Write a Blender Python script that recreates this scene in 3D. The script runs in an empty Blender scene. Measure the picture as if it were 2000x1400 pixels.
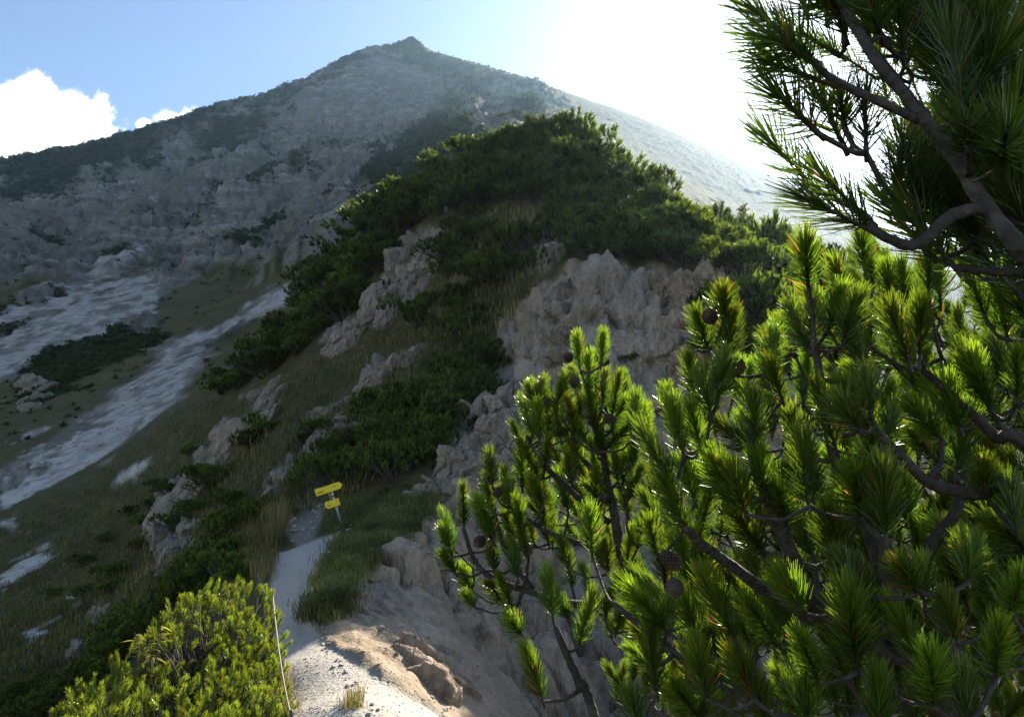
import bpy, math, random
import numpy as np
from mathutils import Vector, Matrix, Quaternion

# ------------------------------------------------------------------ camera, world, sun, exposure
sc = bpy.context.scene
COL = sc.collection
PITCH = math.radians(5.0)
LENS = 28.0
FPX = LENS / 36.0 * 2000.0
SUN_AZ = math.radians(26.5)      # to the right of the view axis
SUN_EL = math.radians(26.6)
EXPOSURE = 1.55

cam_d = bpy.data.cameras.new('camera')
cam = bpy.data.objects.new('camera', cam_d)
COL.objects.link(cam)
cam_d.lens = LENS
cam_d.sensor_width = 36.0
cam_d.clip_start = 0.05
cam_d.clip_end = 60000.0
cam.location = (0, 0, 0)
cam.rotation_euler = (math.pi / 2 + PITCH, 0, 0)
sc.camera = cam

world = bpy.data.worlds.new('World')
sc.world = world
world.use_nodes = True
wnt = world.node_tree
for n in list(wnt.nodes):
    wnt.nodes.remove(n)
wo = wnt.nodes.new('ShaderNodeOutputWorld')
wb = wnt.nodes.new('ShaderNodeBackground')
ws = wnt.nodes.new('ShaderNodeTexSky')
ws.sky_type = 'NISHITA'
ws.sun_disc = False
ws.sun_elevation = SUN_EL
ws.sun_rotation = SUN_AZ
ws.altitude = 1500
ws.air_density = 1.15
ws.dust_density = 1.6
ws.ozone_density = 2.0
wb.inputs['Strength'].default_value = 0.066
# cumulus low in the sky: soft-edged heaps all round the horizon, the two left of the summit sighted in the photograph
def sky_dir(u, v):
    cx, cz = (u - 1000.0) / FPX, (700.0 - v) / FPX
    return Vector((cx, math.cos(PITCH) - cz * math.sin(PITCH), math.sin(PITCH) + cz * math.cos(PITCH))).normalized()
heaps = [(sky_dir(u, v), r / FPX) for u, v, r in ((-330, 300, 190), (-160, 260, 150), (-20, 285, 120), (75, 262, 95), (140, 275, 80), (185, 285, 58), (20, 195, 40), (80, 185, 34), (330, 252, 40), (375, 245, 36), (285, 245, 16))]
for az, el, r in ((-75, 14, .16), (-88, 12, .12), (-110, 16, .2), (-150, 13, .15), (-165, 12, .1), (120, 15, .18), (150, 13, .12), (95, 12, .14), (70, 10, .1)):
    a, e = math.radians(az), math.radians(el)
    heaps.append((Vector((math.sin(a) * math.cos(e), math.cos(a) * math.cos(e), math.sin(e))), r))
wtc = wnt.nodes.new('ShaderNodeTexCoord')
def wnode(t, **kw):
    n = wnt.nodes.new(t)
    for k, v in kw.items(): setattr(n, k, v)
    return n
acc = None
for d, r in heaps:
    vm = wnode('ShaderNodeVectorMath', operation='DISTANCE'); wnt.links.new(wtc.outputs['Generated'], vm.inputs[0]); vm.inputs[1].default_value = d
    mm = wnode('ShaderNodeMath', operation='MULTIPLY_ADD'); wnt.links.new(vm.outputs['Value'], mm.inputs[0]); mm.inputs[1].default_value = -1.0 / r; mm.inputs[2].default_value = 1.0
    if acc is None: acc = mm.outputs[0]
    else:
        mx = wnode('ShaderNodeMath', operation='SMOOTH_MAX'); wnt.links.new(acc, mx.inputs[0]); wnt.links.new(mm.outputs[0], mx.inputs[1]); mx.inputs[2].default_value = 0.25
        acc = mx.outputs[0]
wn = wnode('ShaderNodeTexNoise'); wn.inputs['Scale'].default_value = 22.0; wn.inputs['Detail'].default_value = 9.0; wn.inputs['Roughness'].default_value = 0.62; wn.inputs['Distortion'].default_value = 0.3
wnt.links.new(wtc.outputs['Generated'], wn.inputs['Vector'])
wa = wnode('ShaderNodeMath', operation='MULTIPLY_ADD'); wnt.links.new(wn.outputs[0], wa.inputs[0]); wa.inputs[1].default_value = 2.2; wa.inputs[2].default_value = -1.1
wadd = wnode('ShaderNodeMath', operation='ADD'); wnt.links.new(acc, wadd.inputs[0]); wnt.links.new(wa.outputs[0], wadd.inputs[1])
wmr = wnode('ShaderNodeMapRange', interpolation_type='SMOOTHSTEP'); wnt.links.new(wadd.outputs[0], wmr.inputs[0]); wmr.inputs[1].default_value = 0.02; wmr.inputs[2].default_value = 0.42
wmix = wnode('ShaderNodeMix', data_type='RGBA'); wnt.links.new(wmr.outputs[0], wmix.inputs[0]); wnt.links.new(ws.outputs[0], wmix.inputs[6]); wmix.inputs[7].default_value = (10.5, 10.5, 10.6, 1)
wnt.links.new(wmix.outputs[2], wb.inputs['Color'])
wnt.links.new(wb.outputs[0], wo.inputs['Surface'])

SUN_DIR = Vector((math.sin(SUN_AZ) * math.cos(SUN_EL), math.cos(SUN_AZ) * math.cos(SUN_EL), math.sin(SUN_EL)))
sun_d = bpy.data.lights.new('sun', 'SUN')
sun_d.energy = 5.0
sun_d.angle = math.radians(0.53)
sun_d.color = (1.0, 0.90, 0.74)
sun = bpy.data.objects.new('sun', sun_d)
COL.objects.link(sun)
sun.rotation_euler = SUN_DIR.to_track_quat('Z', 'Y').to_euler()
sun.location = SUN_DIR * 50

vs = sc.view_settings
vs.view_transform = 'Standard'
vs.look = 'None'
vs.exposure = EXPOSURE
vs.gamma = 1.0
vs.use_curve_mapping = False
sc.render.engine = 'CYCLES'
sc.cycles.max_bounces = 6
sc.cycles.diffuse_bounces = 3
sc.cycles.glossy_bounces = 2
sc.cycles.transmission_bounces = 4
sc.cycles.volume_bounces = 1
sc.cycles.transparent_max_bounces = 8
sc.cycles.use_denoising = True
sc.cycles.sample_clamp_indirect = 6.0

# ------------------------------------------------------------------ helpers: pixels, noise, meshes
CP, SP = math.cos(PITCH), math.sin(PITCH)
rng = np.random.default_rng(11)
random.seed(5)

def pdir(u, v):
    """direction through pixel (u, v) of the 2000 x 1400 photograph"""
    cx = (u - 1000.0) / FPX
    cz = (700.0 - v) / FPX
    return cx, CP - cz * SP, SP + cz * CP

def polar(u, v):
    x, y, z = pdir(u, v)
    h = math.hypot(x, y)
    return math.atan2(x, y), z / h

def P3(u, v, r):
    """point seen at pixel (u, v), r metres away on the plan"""
    x, y, z = pdir(u, v)
    h = math.hypot(x, y)
    return Vector((x / h * r, y / h * r, z / h * r))

def project(X, Y, Z):
    d = Y * CP + Z * SP
    d = np.where(d < 0.05, 0.05, d)
    up = -Y * SP + Z * CP
    return 1000 + FPX * X / d, 700 - FPX * up / d

def _hash(ix, iy, iz, seed):
    with np.errstate(over='ignore'):
        h = (ix.astype(np.uint32) * np.uint32(374761393) + iy.astype(np.uint32) * np.uint32(668265263)
             + iz.astype(np.uint32) * np.uint32(2147483647) + np.uint32((seed * 144665) & 0xFFFFFFFF))
        h = (h ^ (h >> np.uint32(13))) * np.uint32(1274126177)
        h = (h ^ (h >> np.uint32(15))) * np.uint32(2246822519)
        h = h ^ (h >> np.uint32(14))
    return h

def vnoise(x, y, z, seed=0):
    """smooth value noise, -1..1"""
    x = np.asarray(x, float); y = np.asarray(y, float); z = np.asarray(z, float) + np.zeros_like(x)
    fx, fy, fz = np.floor(x), np.floor(y), np.floor(z)
    ix, iy, iz = fx.astype(np.int64), fy.astype(np.int64), fz.astype(np.int64)
    tx, ty, tz = x - fx, y - fy, z - fz
    tx = tx * tx * tx * (tx * (tx * 6 - 15) + 10)
    ty = ty * ty * ty * (ty * (ty * 6 - 15) + 10)
    tz = tz * tz * tz * (tz * (tz * 6 - 15) + 10)
    def c(a, b, d):
        return _hash(ix + a, iy + b, iz + d, seed).astype(np.float64) / 4294967295.0
    x00 = c(0,0,0) * (1 - tx) + c(1,0,0) * tx
    x10 = c(0,1,0) * (1 - tx) + c(1,1,0) * tx
    x01 = c(0,0,1) * (1 - tx) + c(1,0,1) * tx
    x11 = c(0,1,1) * (1 - tx) + c(1,1,1) * tx
    y0 = x00 * (1 - ty) + x10 * ty
    y1 = x01 * (1 - ty) + x11 * ty
    return (y0 * (1 - tz) + y1 * tz) * 2 - 1

def fbm(x, y, z, octv=4, seed=0, gain=0.5, lac=2.03):
    s = 0; a = 1.0; n = 0
    for o in range(octv):
        s = s + a * vnoise(x, y, z, seed + o * 7)
        n += a; a *= gain
        x = np.asarray(x) * lac + 3.1; y = np.asarray(y) * lac - 1.7; z = np.asarray(z) * lac + 5.3
    return s / n

def ridged(x, y, z, octv=4, seed=0, gain=0.55, lac=2.03):
    s = 0; a = 1.0; n = 0
    for o in range(octv):
        s = s + a * (1 - np.abs(vnoise(x, y, z, seed + o * 7)) * 1.6)
        n += a; a *= gain
        x = np.asarray(x) * lac + 3.1; y = np.asarray(y) * lac - 1.7; z = np.asarray(z) * lac + 5.3
    return s / n

def worley(x, y, z, seed=0, facet=False):
    """F1, F2 distances and a random number per cell"""
    x = np.asarray(x, float); y = np.asarray(y, float); z = np.asarray(z, float) + np.zeros_like(x)
    fx, fy, fz = np.floor(x).astype(np.int64), np.floor(y).astype(np.int64), np.floor(z).astype(np.int64)
    f1 = np.full(x.shape, 9.0); f2 = np.full(x.shape, 9.0); cid = np.zeros(x.shape); tilt = np.zeros(x.shape)
    for a in (-1, 0, 1):
        for b in (-1, 0, 1):
            for c in (-1, 0, 1):
                ix, iy, iz = fx + a, fy + b, fz + c
                h = _hash(ix, iy, iz, seed)
                px = ix + (h & np.uint32(1023)) / 1023.0
                py = iy + ((h >> np.uint32(10)) & np.uint32(1023)) / 1023.0
                pz = iz + ((h >> np.uint32(20)) & np.uint32(1023)) / 1023.0
                d = np.sqrt((px - x) ** 2 + (py - y) ** 2 + (pz - z) ** 2)
                near = d < f1
                f2 = np.where(near, f1, np.minimum(f2, d))
                cid = np.where(near, (h % np.uint32(9973)) / 9973.0, cid)
                if facet:
                    ta = (h % np.uint32(8191)) / 8191.0 * 6.2832; tb = (h % np.uint32(127)) / 63.5 - 1
                    tilt = np.where(near, (x - px) * np.cos(ta) + (y - py) * np.sin(ta) + (z - pz) * tb, tilt)
                f1 = np.where(near, d, f1)
    return (f1, f2, cid, tilt) if facet else (f1, f2, cid)

def inpoly(u, v, poly):
    inside = np.zeros(u.shape, bool)
    n = len(poly)
    j = n - 1
    for i in range(n):
        xi, yi = poly[i]; xj, yj = poly[j]
        cond = ((yi > v) != (yj > v))
        with np.errstate(divide='ignore', invalid='ignore'):
            xc = (xj - xi) * (v - yi) / ((yj - yi) if yj != yi else 1e-9) + xi
        inside ^= cond & (u < xc)
        j = i
    return inside

def mesh_np(name, verts, tris=None, quads=None, smooth=True):
    me = bpy.data.meshes.new(name)
    verts = np.asarray(verts, np.float32)
    me.vertices.add(len(verts))
    me.vertices.foreach_set('co', verts.ravel())
    idx = []; starts = []; pos = 0
    if quads is not None and len(quads):
        q = np.asarray(quads, np.int32); idx.append(q.ravel())
        starts.append(np.arange(len(q), dtype=np.int32) * 4 + pos); pos += len(q) * 4
    if tris is not None and len(tris):
        t = np.asarray(tris, np.int32); idx.append(t.ravel())
        starts.append(np.arange(len(t), dtype=np.int32) * 3 + pos); pos += len(t) * 3
    idx = np.concatenate(idx); starts = np.concatenate(starts)
    me.loops.add(len(idx)); me.loops.foreach_set('vertex_index', idx)
    me.polygons.add(len(starts)); me.polygons.foreach_set('loop_start', starts)
    me.polygons.foreach_set('use_smooth', np.full(len(starts), bool(smooth)))
    me.update(calc_edges=True)
    return me

def set_attr(me, name, arr):
    arr = np.asarray(arr, np.float32)
    if arr.ndim == 1:
        a = me.attributes.new(name, 'FLOAT', 'POINT'); a.data.foreach_set('value', arr)
    else:
        if arr.shape[1] == 3:
            arr = np.concatenate([arr, np.ones((len(arr), 1), np.float32)], 1)
        a = me.attributes.new(name, 'FLOAT_COLOR', 'POINT'); a.data.foreach_set('color', np.ascontiguousarray(arr).ravel())

def link(name, data, mat=None, parent=None, label=None, cat=None, group=None, kind=None):
    o = bpy.data.objects.new(name, data)
    COL.objects.link(o)
    if mat is not None and data is not None and not data.materials:
        data.materials.append(mat)
    if parent is not None:
        o.parent = parent
    if label: o['label'] = label
    if cat: o['category'] = cat
    if group: o['group'] = group
    if kind: o['kind'] = kind
    return o

class MB:
    """collects simple shapes into one mesh"""
    def __init__(s):
        s.v = []; s.q = []; s.t = []; s.n = 0
    def add(s, verts, quads=(), tris=()):
        verts = np.asarray(verts, float).reshape(-1, 3)
        s.v.append(verts)
        if len(quads): s.q.append(np.asarray(quads, int).reshape(-1, 4) + s.n)
        if len(tris): s.t.append(np.asarray(tris, int).reshape(-1, 3) + s.n)
        s.n += len(verts)
    def tube(s, pts, rads, k=6, cap=True):
        pts = [Vector(p) for p in pts]
        n = len(pts)
        rings = []
        up = None
        for i, p in enumerate(pts):
            a = pts[max(i - 1, 0)]; b = pts[min(i + 1, n - 1)]
            d = (b - a)
            d = d.normalized() if d.length > 1e-9 else Vector((0, 0, 1))
            if up is None:
                up = d.orthogonal().normalized()
            up = (up - d * up.dot(d))
            up = up.normalized() if up.length > 1e-6 else d.orthogonal().normalized()
            w = d.cross(up)
            for j in range(k):
                an = 2 * math.pi * j / k
                rings.append(p + (up * math.cos(an) + w * math.sin(an)) * rads[i])
        q = []
        for i in range(n - 1):
            for j in range(k):
                q.append((i*k + j, i*k + (j+1) % k, (i+1)*k + (j+1) % k, (i+1)*k + j))
        t = []
        if cap:
            for j in range(1, k - 1):
                t.append((0, j + 1, j)); t.append(((n-1)*k, (n-1)*k + j, (n-1)*k + j + 1))
        s.add([tuple(x) for x in rings], q, t)
    def box(s, c, size, M=None):
        hx, hy, hz = size[0] / 2, size[1] / 2, size[2] / 2
        vs_ = [Vector((x, y, z)) for x in (-hx, hx) for y in (-hy, hy) for z in (-hz, hz)]
        if M is not None: vs_ = [M @ w for w in vs_]
        c = Vector(c)
        s.add([tuple(w + c) for w in vs_], [(0,1,3,2),(4,6,7,5),(0,4,5,1),(2,3,7,6),(0,2,6,4),(1,5,7,3)])
    def mesh(s, name, smooth=True):
        v = np.concatenate(s.v)
        q = np.concatenate(s.q) if s.q else None
        t = np.concatenate(s.t) if s.t else None
        return mesh_np(name, v, t, q, smooth)

# ------------------------------------------------------------------ material helpers
def new_mat(name):
    m = bpy.data.materials.new(name); m.use_nodes = True
    nt = m.node_tree
    for n in list(nt.nodes): nt.nodes.remove(n)
    out = nt.nodes.new('ShaderNodeOutputMaterial')
    return m, nt, out

def N(nt, typ, **kw):
    n = nt.nodes.new(typ)
    for k, v in kw.items():
        if k in n.inputs.keys(): n.inputs[k].default_value = v
        else: setattr(n, k, v)
    return n

def ramp(nt, fac, stops):
    r = nt.nodes.new('ShaderNodeValToRGB')
    els = r.color_ramp.elements
    while len(els) < len(stops): els.new(0.5)
    for e, (p, c) in zip(els, stops):
        e.position = p; e.color = (*c, 1) if len(c) == 3 else c
    nt.links.new(fac, r.inputs[0])
    return r.outputs[0]

def noise(nt, vec, scale, detail=4, rough=0.55, dist=0.0):
    n = nt.nodes.new('ShaderNodeTexNoise')
    n.inputs['Scale'].default_value = scale; n.inputs['Detail'].default_value = detail
    n.inputs['Roughness'].default_value = rough; n.inputs['Distortion'].default_value = dist
    if vec is not None: nt.links.new(vec, n.inputs['Vector'])
    return n.outputs[0]

def mixc(nt, fac, a, b, blend='MIX'):
    m = nt.nodes.new('ShaderNodeMix'); m.data_type = 'RGBA'; m.blend_type = blend
    for sock, val in ((0, fac), (6, a), (7, b)):
        if hasattr(val, 'is_linked') or isinstance(val, bpy.types.NodeSocket): nt.links.new(val, m.inputs[sock])
        elif isinstance(val, (int, float)): m.inputs[sock].default_value = val
        else: m.inputs[sock].default_value = (*val, 1)
    return m.outputs[2]

def math_(nt, op, a, b=None, clamp=False):
    m = nt.nodes.new('ShaderNodeMath'); m.operation = op; m.use_clamp = clamp
    for i, val in enumerate((a, b)):
        if val is None: continue
        if isinstance(val, (int, float)): m.inputs[i].default_value = val
        else: nt.links.new(val, m.inputs[i])
    return m.outputs[0]
# ------------------------------------------------------------------ terrain: heights from sighted points
COLS = {
 -300: [(2000,6),(1600,14),(1400,26),(1250,40),(1100,60),(950,90),(800,140),(700,190),(600,270),(520,380),(400,650),(370,760),(450,1100)],
 0: [(2200,4.5),(1700,11),(1400,24),(1250,34),(1130,46),(1000,66),(900,88),(800,122),(700,165),(600,230),(560,290),(450,470),(380,620),(318,740),(400,1000)],
 120: [(290,750),(370,1000),(900,80),(1100,43)],
 200: [(2000,5),(1600,10),(1400,17),(1300,24),(1200,32),(1100,41),(1000,54),(900,74),(800,102),(700,145),(600,205),(540,270),(450,430),(350,620),(270,760),(360,1000)],
 300: [(246,770),(340,1000)],
 400: [(1900,5),(1500,7.5),(1400,9),(1300,12.5),(1200,18),(1100,24),(1000,31),(900,39),(800,52),(760,62),(700,110),(600,180),(540,240),(480,320),(400,440),(300,640),(216,780),(320,1000)],
 480: [(200,785),(310,1000)],
 540: [(1700,4),(1400,6.5),(1300,8),(1200,10.3),(1100,13.6),(1078,15.2),(1050,17.5),(980,22),(900,28),(800,36),(740,43),(680,52),(660,60),(690,85),(640,130),(560,200),(500,260),(430,360),(350,500),(250,680),(186,800),(290,1050)],
 600: [(153,805),(270,1050)],
 640: [(1700,4),(1400,6.1),(1300,7.6),(1200,9.8),(1120,12.5),(1050,16.6),(1022,18),(980,20.5),(900,25),(800,31),(700,38),(600,45),(530,52),(515,56),(545,80),(540,140),(480,230),(400,340),(300,520),(200,710),(132,810),(250,1080)],
 690: [(106,820),(240,1080)],
 760: [(1700,3.8),(1400,6),(1300,7.8),(1200,10),(1120,12.6),(1050,15),(990,17.2),(950,19.5),(850,24),(750,29),(650,34),(550,39),(450,45),(400,49),(440,75),(430,140),(380,240),(300,420),(200,640),(120,800),(98,830),(220,1100)],
 800: [(90,836),(210,1100)],
 840: [(106,835),(215,1100)],
 880: [(1700,4),(1400,7.6),(1300,9),(1200,11.5),(1150,13.2),(1100,14.8),(1000,17.2),(940,18.8),(900,20),(860,21.5),(810,23.2),(750,25.5),(650,29),(550,33),(450,37),(350,42),(300,46),(340,70),(320,140),(262,205),(247,232),(290,290),(245,330),(200,500),(150,720),(122,820),(220,1100)],
 960: [(150,740),(185,480)],
 1000: [(1800,4),(1400,10),(1300,11.6),(1200,13.6),(1100,15.6),(1000,17.6),(900,19.6),(820,21.2),(760,22.6),(725,24),(700,24.6),(600,26.5),(500,29.5),(400,33.5),(300,38),(248,42),(300,65),(250,150),(225,270),(190,420),(160,700),(150,800),(260,1100)],
 1070: [(1400,11.5),(1200,14.6),(1000,18),(850,20.4),(740,22.6),(650,23.8),(570,25),(500,27.5),(400,32),(300,37),(235,41),(320,70),(280,200),(230,400),(172,780),(280,1100)],
 1150: [(1400,12),(1200,15),(1000,18),(800,20.5),(650,22.3),(560,24),(530,25.5),(450,29),(380,33.5),(300,38.5),(277,41),(318,48),(360,65),(310,250),(250,500),(197,780),(310,1100)],
 1250: [(1400,13),(1200,15.6),(1000,18),(800,20.5),(650,22.5),(560,24),(500,25.5),(430,28.6),(370,33),(352,35.5),(400,42),(460,60),(400,250),(310,500),(230,760),(340,1100)],
 1350: [(1500,12),(1200,16),(1000,18),(800,20),(650,22),(560,23.5),(500,25),(450,28.5),(430,31.5),(470,38),(530,55),(470,250),(370,500),(275,760),(380,1100)],
 1450: [(1500,12),(900,18.5),(700,21),(580,23.5),(555,24.5),(620,28),(540,34),(470,38),(560,60),(500,250),(410,500),(318,750),(420,1100)],
 1550: [(1600,10),(1000,16),(800,20),(700,24),(600,32),(520,40),(620,65),(540,250),(440,500),(365,740),(470,1100)],
 1700: [(1700,8),(1100,13),(900,18),(760,26),(640,40),(620,45),(700,80),(600,260),(500,480),(440,720),(560,1100)],
 2000: [(2000,5),(1400,8),(1100,14),(950,22),(850,40),(830,50),(900,90),(780,260),(680,480),(620,700),(720,1100)],
 2300: [(2000,5),(1300,12),(1100,25),(1000,45),(1050,90),(950,300),(880,700)],
}
cps = []
for u, lst in COLS.items():
    for v, r in lst:
        th, t = polar(u, v)
        cps.append((th, math.log(r), t))
for th in (-0.8, -0.4, 0.0, 0.4, 0.8):
    cps.append((th, math.log(0.7), -1.62 / 0.7))
    cps.append((th, math.log(1.3), -1.64 / 1.3))
    cps.append((th, math.log(2.4), (-1.75 - 0.35 * abs(th + 0.1)) / 2.4))
    cps.append((th, math.log(3.6), (-1.86 - 0.9 * abs(th + 0.15)) / 3.6))
for th, t in ((-0.8, .16), (-0.4, .18), (0, .16), (.4, .06), (.8, -.02)):
    cps.append((th, math.log(2600), t * 0.55))
cps = np.array(cps)
C0 = 0.02
def _phi(d2): return np.sqrt(d2 + C0 * C0)
A = _phi((cps[:, None, 0] - cps[None, :, 0]) ** 2 + (cps[:, None, 1] - cps[None, :, 1]) ** 2)
n_ = len(cps)
Pm = np.stack([np.ones(n_), cps[:, 0], cps[:, 1]], 1)
M_ = np.zeros((n_ + 3, n_ + 3)); M_[:n_, :n_] = A; M_[:n_, n_:] = Pm; M_[n_:, :n_] = Pm.T
M_[:n_, :n_] -= np.eye(n_) * 0.002
rhs = np.zeros(n_ + 3)
rhs[:n_] = cps[:, 2]
wts = np.linalg.solve(M_, rhs)
def height_t(th, s):
    out = np.empty(th.shape)
    for i in range(th.shape[0]):
        d2 = (th[i][:, None] - cps[None, :, 0]) ** 2 + (s[i][:, None] - cps[None, :, 1]) ** 2
        out[i] = _phi(d2) @ wts[:n_] + wts[n_] + wts[n_ + 1] * th[i] + wts[n_ + 2] * s[i]
    return out

TH = np.linspace(math.radians(-46), math.radians(46), 800)
def seg(a, b, n): return np.linspace(math.log(a), math.log(b), n, endpoint=False)
S = np.concatenate([seg(0.6, 5, 36), seg(5, 14, 130), seg(14, 48, 290), seg(48, 110, 90), seg(110, 860, 330), seg(860, 2600, 30), [math.log(2600)]])
NR, NC = len(S), len(TH)
SG, TG = np.meshgrid(S, TH, indexing='ij')
RG = np.exp(SG)
T0 = height_t(TG, SG)
X0 = RG * np.sin(TG); Y0 = RG * np.cos(TG); Z0 = RG * T0

def sstep(a, b, x):
    t = np.clip((x - a) / (b - a), 0, 1); return t * t * (3 - 2 * t)
FAR = sstep(62, 105, RG)                 # 0 on the near ridge, 1 on the mountain

# ---- what covers the ground where: outlines sighted in the photograph, ragged by noise
U0, V0 = project(X0, Y0, Z0)
def nuv(amp, sc_):
    du = fbm(X0 / sc_, Y0 / sc_, Z0 / sc_, 3, 31) * amp
    dv = fbm(X0 / sc_, Y0 / sc_, Z0 / sc_, 3, 57) * amp
    return U0 + du, V0 + dv
nearU, nearV = nuv(16, 0.9)
farU, farV = nuv(26, 14.0)
farU = farU + fbm(X0 / 3.2, Y0 / 3.2, Z0 / 3.2, 3, 131) * 14; farV = farV + fbm(X0 / 3.2, Y0 / 3.2, Z0 / 3.2, 3, 157) * 14
isnear = RG < 66
def near_mask(polys, amp=1.0):
    m = np.zeros(U0.shape, bool)
    for p in polys: m |= inpoly(U0 + (nearU - U0) * amp, V0 + (nearV - V0) * amp, p)
    return (m & isnear).astype(float)
def far_mask(polys, amp=1.0):
    m = np.zeros(U0.shape, bool)
    for p in polys: m |= inpoly(U0 + (farU - U0) * amp, V0 + (farV - V0) * amp, p)
    return (m & ~isnear & (RG < 900)).astype(float)
def blur(m, k):
    for _ in range(k):
        p = np.pad(m, 1, mode='edge')
        m = (p[1:-1, 1:-1] * 2 + p[:-2, 1:-1] + p[2:, 1:-1] + p[1:-1, :-2] + p[1:-1, 2:]) / 6
    return m

POLY_PATH = [(540,1480),(572,1400),(556,1300),(536,1230),(528,1150),(530,1110),(540,1076),(600,1056),(676,1032),(650,1056),(628,1100),(612,1150),(598,1192),(632,1240),(690,1280),(770,1335),(860,1395),(930,1480)]
POLY_RUBBLE = [(562,975),(600,945),(650,925),(640,975),(622,1030),(600,1062),(575,1066),(556,1030)]
POLY_LEDGE = [(945,695),(1000,705),(1055,712),(1030,735),(985,760),(945,785),(905,815),(880,855),(862,850),(872,822),(910,795),(950,750)]
POLY_BANK = [(596,1215),(612,1150),(630,1100),(655,1055),(700,1030),(750,985),(800,968),(850,958),(858,1000),(800,1050),(750,1085),(700,1140),(668,1205),(630,1215)]
POLY_ERODED = [(600,1195),(640,1200),(690,1150),(740,1085),(800,1040),(850,990),(800,968),(840,935),(880,880),(870,840),(905,815),(960,790),(1000,760),(1010,700),(960,660),(985,625),(1010,600),(1060,550),(1120,510),(1170,505),(1240,520),(1330,520),(1430,530),(1500,600),(1700,760),(2100,1000),(2100,1500),(830,1500),(780,1400),(700,1320),(640,1270)]
POLY_ROCKN = [
 [(380,930),(400,880),(440,825),(470,830),(460,870),(420,920),(395,950)],
 [(280,1060),(300,1000),(330,955),(375,925),(390,960),(350,1000),(320,1050),(300,1075)],
 [(330,1070),(350,1030),(385,1020),(380,1060),(350,1085),(325,1120),(300,1130)],
 [(480,830),(500,780),(535,750),(550,780),(530,820),(500,840)],
 [(505,970),(540,920),(600,880),(640,850),(650,865),(600,905),(560,940),(520,985)],
 [(700,640),(740,560),(780,480),(820,450),(860,460),(850,520),(800,580),(760,620),(720,650)],
 [(620,690),(650,640),(700,615),(720,640),(690,665),(640,700)],
 [(690,760),(720,720),(780,690),(830,670),(800,710),(740,750),(700,780)],
 [(600,860),(650,820),(720,790),(790,760),(800,775),(740,810),(680,840),(620,880)],
 [(1030,480),(1060,440),(1100,430),(1110,470),(1080,520),(1040,540)],
 [(130,1290),(150,1255),(170,1250),(165,1280),(145,1300)],
 [(180,1220),(195,1190),(215,1200),(200,1230)],
 [(580,830),(640,790),(700,770),(690,790),(620,830)],
]
POLY_SCREE_N = [
 [(0,1120),(60,1085),(110,1065),(100,1085),(40,1125),(0,1150)],
 [(130,1170),(170,1150),(165,1170),(140,1185)],
 [(40,1250),(90,1220),(120,1200),(110,1225),(60,1260)],
 [(205,950),(240,920),(300,890),(290,910),(240,945)],
 [(0,1010),(25,1015),(30,1030),(0,1035)],
]
POLY_SCREE_F = [
 [(-300,700),(0,605),(70,590),(130,570),(210,520),(270,485),(292,492),(250,530),(170,585),(90,622),(0,648),(-300,760)],
 [(-300,800),(0,665),(60,635),(110,605),(180,570),(225,545),(300,540),(330,552),(300,590),(302,620),(250,640),(190,660),(120,690),(60,720),(0,745),(-300,880)],
 [(560,545),(606,540),(560,575),(500,610),(440,650),(400,690),(345,755),(285,820),(230,872),(130,940),(40,985),(-10,985),(20,925),(100,862),(190,800),(250,755),(300,712),(330,670),(400,640),(470,600)],
 [(0,885),(60,860),(105,848),(60,875),(0,900)],
 [(625,310),(660,298),(700,290),(690,312),(650,318)],
 [(0,955),(20,960),(25,990),(0,1000)],
 [(470,620),(530,585),(590,560),(600,570),(540,605),(480,635)],
]
POLY_GRASS_F = [
 [(300,600),(345,560),(420,545),(500,525),(600,498),(640,500),(600,540),(540,560),(470,595),(400,635),(330,665),(300,650)],
 [(-300,640),(0,570),(60,550),(110,545),(60,575),(0,600),(-300,700)],
 [(-300,1300),(-300,800),(0,755),(100,710),(200,670),(290,690),(280,720),(200,785),(100,850),(0,915)],
 [(-300,1300),(0,1000),(130,945),(240,870),(340,770),(420,690),(520,610),(620,560),(660,540),(640,700),(400,900),(0,1300)],
 [(100,600),(200,560),(280,510),(340,480),(300,520),(220,560),(130,610)],
]
POLY_SHRUB_F = [
 [(25,775),(40,735),(90,695),(150,670),(220,655),(290,640),(312,652),(285,680),(230,705),(150,745),(80,790),(60,795)],
 [(362,458),(410,405),(470,380),(520,355),(570,325),(612,318),(612,336),(540,375),(480,410),(420,440),(385,465)],
 [(700,345),(770,300),(820,255),(850,240),(945,252),(945,330),(820,380),(740,440),(690,470),(670,440),(740,380)],
 [(600,385),(640,350),(680,350),(690,380),(640,400)],
 [(-300,380),(0,315),(130,288),(240,262),(340,238),(470,203),(480,212),(400,240),(300,275),(180,310),(60,350),(-300,440)],
 [(0,370),(100,330),(220,300),(330,270),(300,300),(200,340),(100,380),(20,420)],
 [(480,200),(540,185),(620,150),(690,105),(720,110),(640,165),(560,205),(490,225)],
 [(380,280),(450,250),(520,230),(600,195),(580,220),(500,260),(400,300)],
 [(60,440),(110,390),(160,365),(150,420),(90,470),(30,480)],
 [(190,380),(230,350),(240,365),(210,395)],
 [(760,130),(800,92),(850,108),(1000,150),(1200,210),(1400,298),(1520,350),(1640,400),(1500,420),(1300,330),(1100,260),(990,230),(920,160),(840,135)],
 [(900,180),(930,170),(960,215),(900,230),(840,240),(800,260),(760,300),(720,330),(700,330),(760,270),(820,220)],
 [(440,170),(500,160),(470,190)],
 [(300,650),(330,640),(300,665)],
]
m_path = near_mask([POLY_PATH], 0.7)
m_ledge = near_mask([POLY_LEDGE, POLY_RUBBLE], 1.0)
m_bank = near_mask([POLY_BANK], 1.0)
m_erod = near_mask([POLY_ERODED], 1.0) * (1 - m_path) * (1 - m_bank) * (RG < 27.5)
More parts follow.
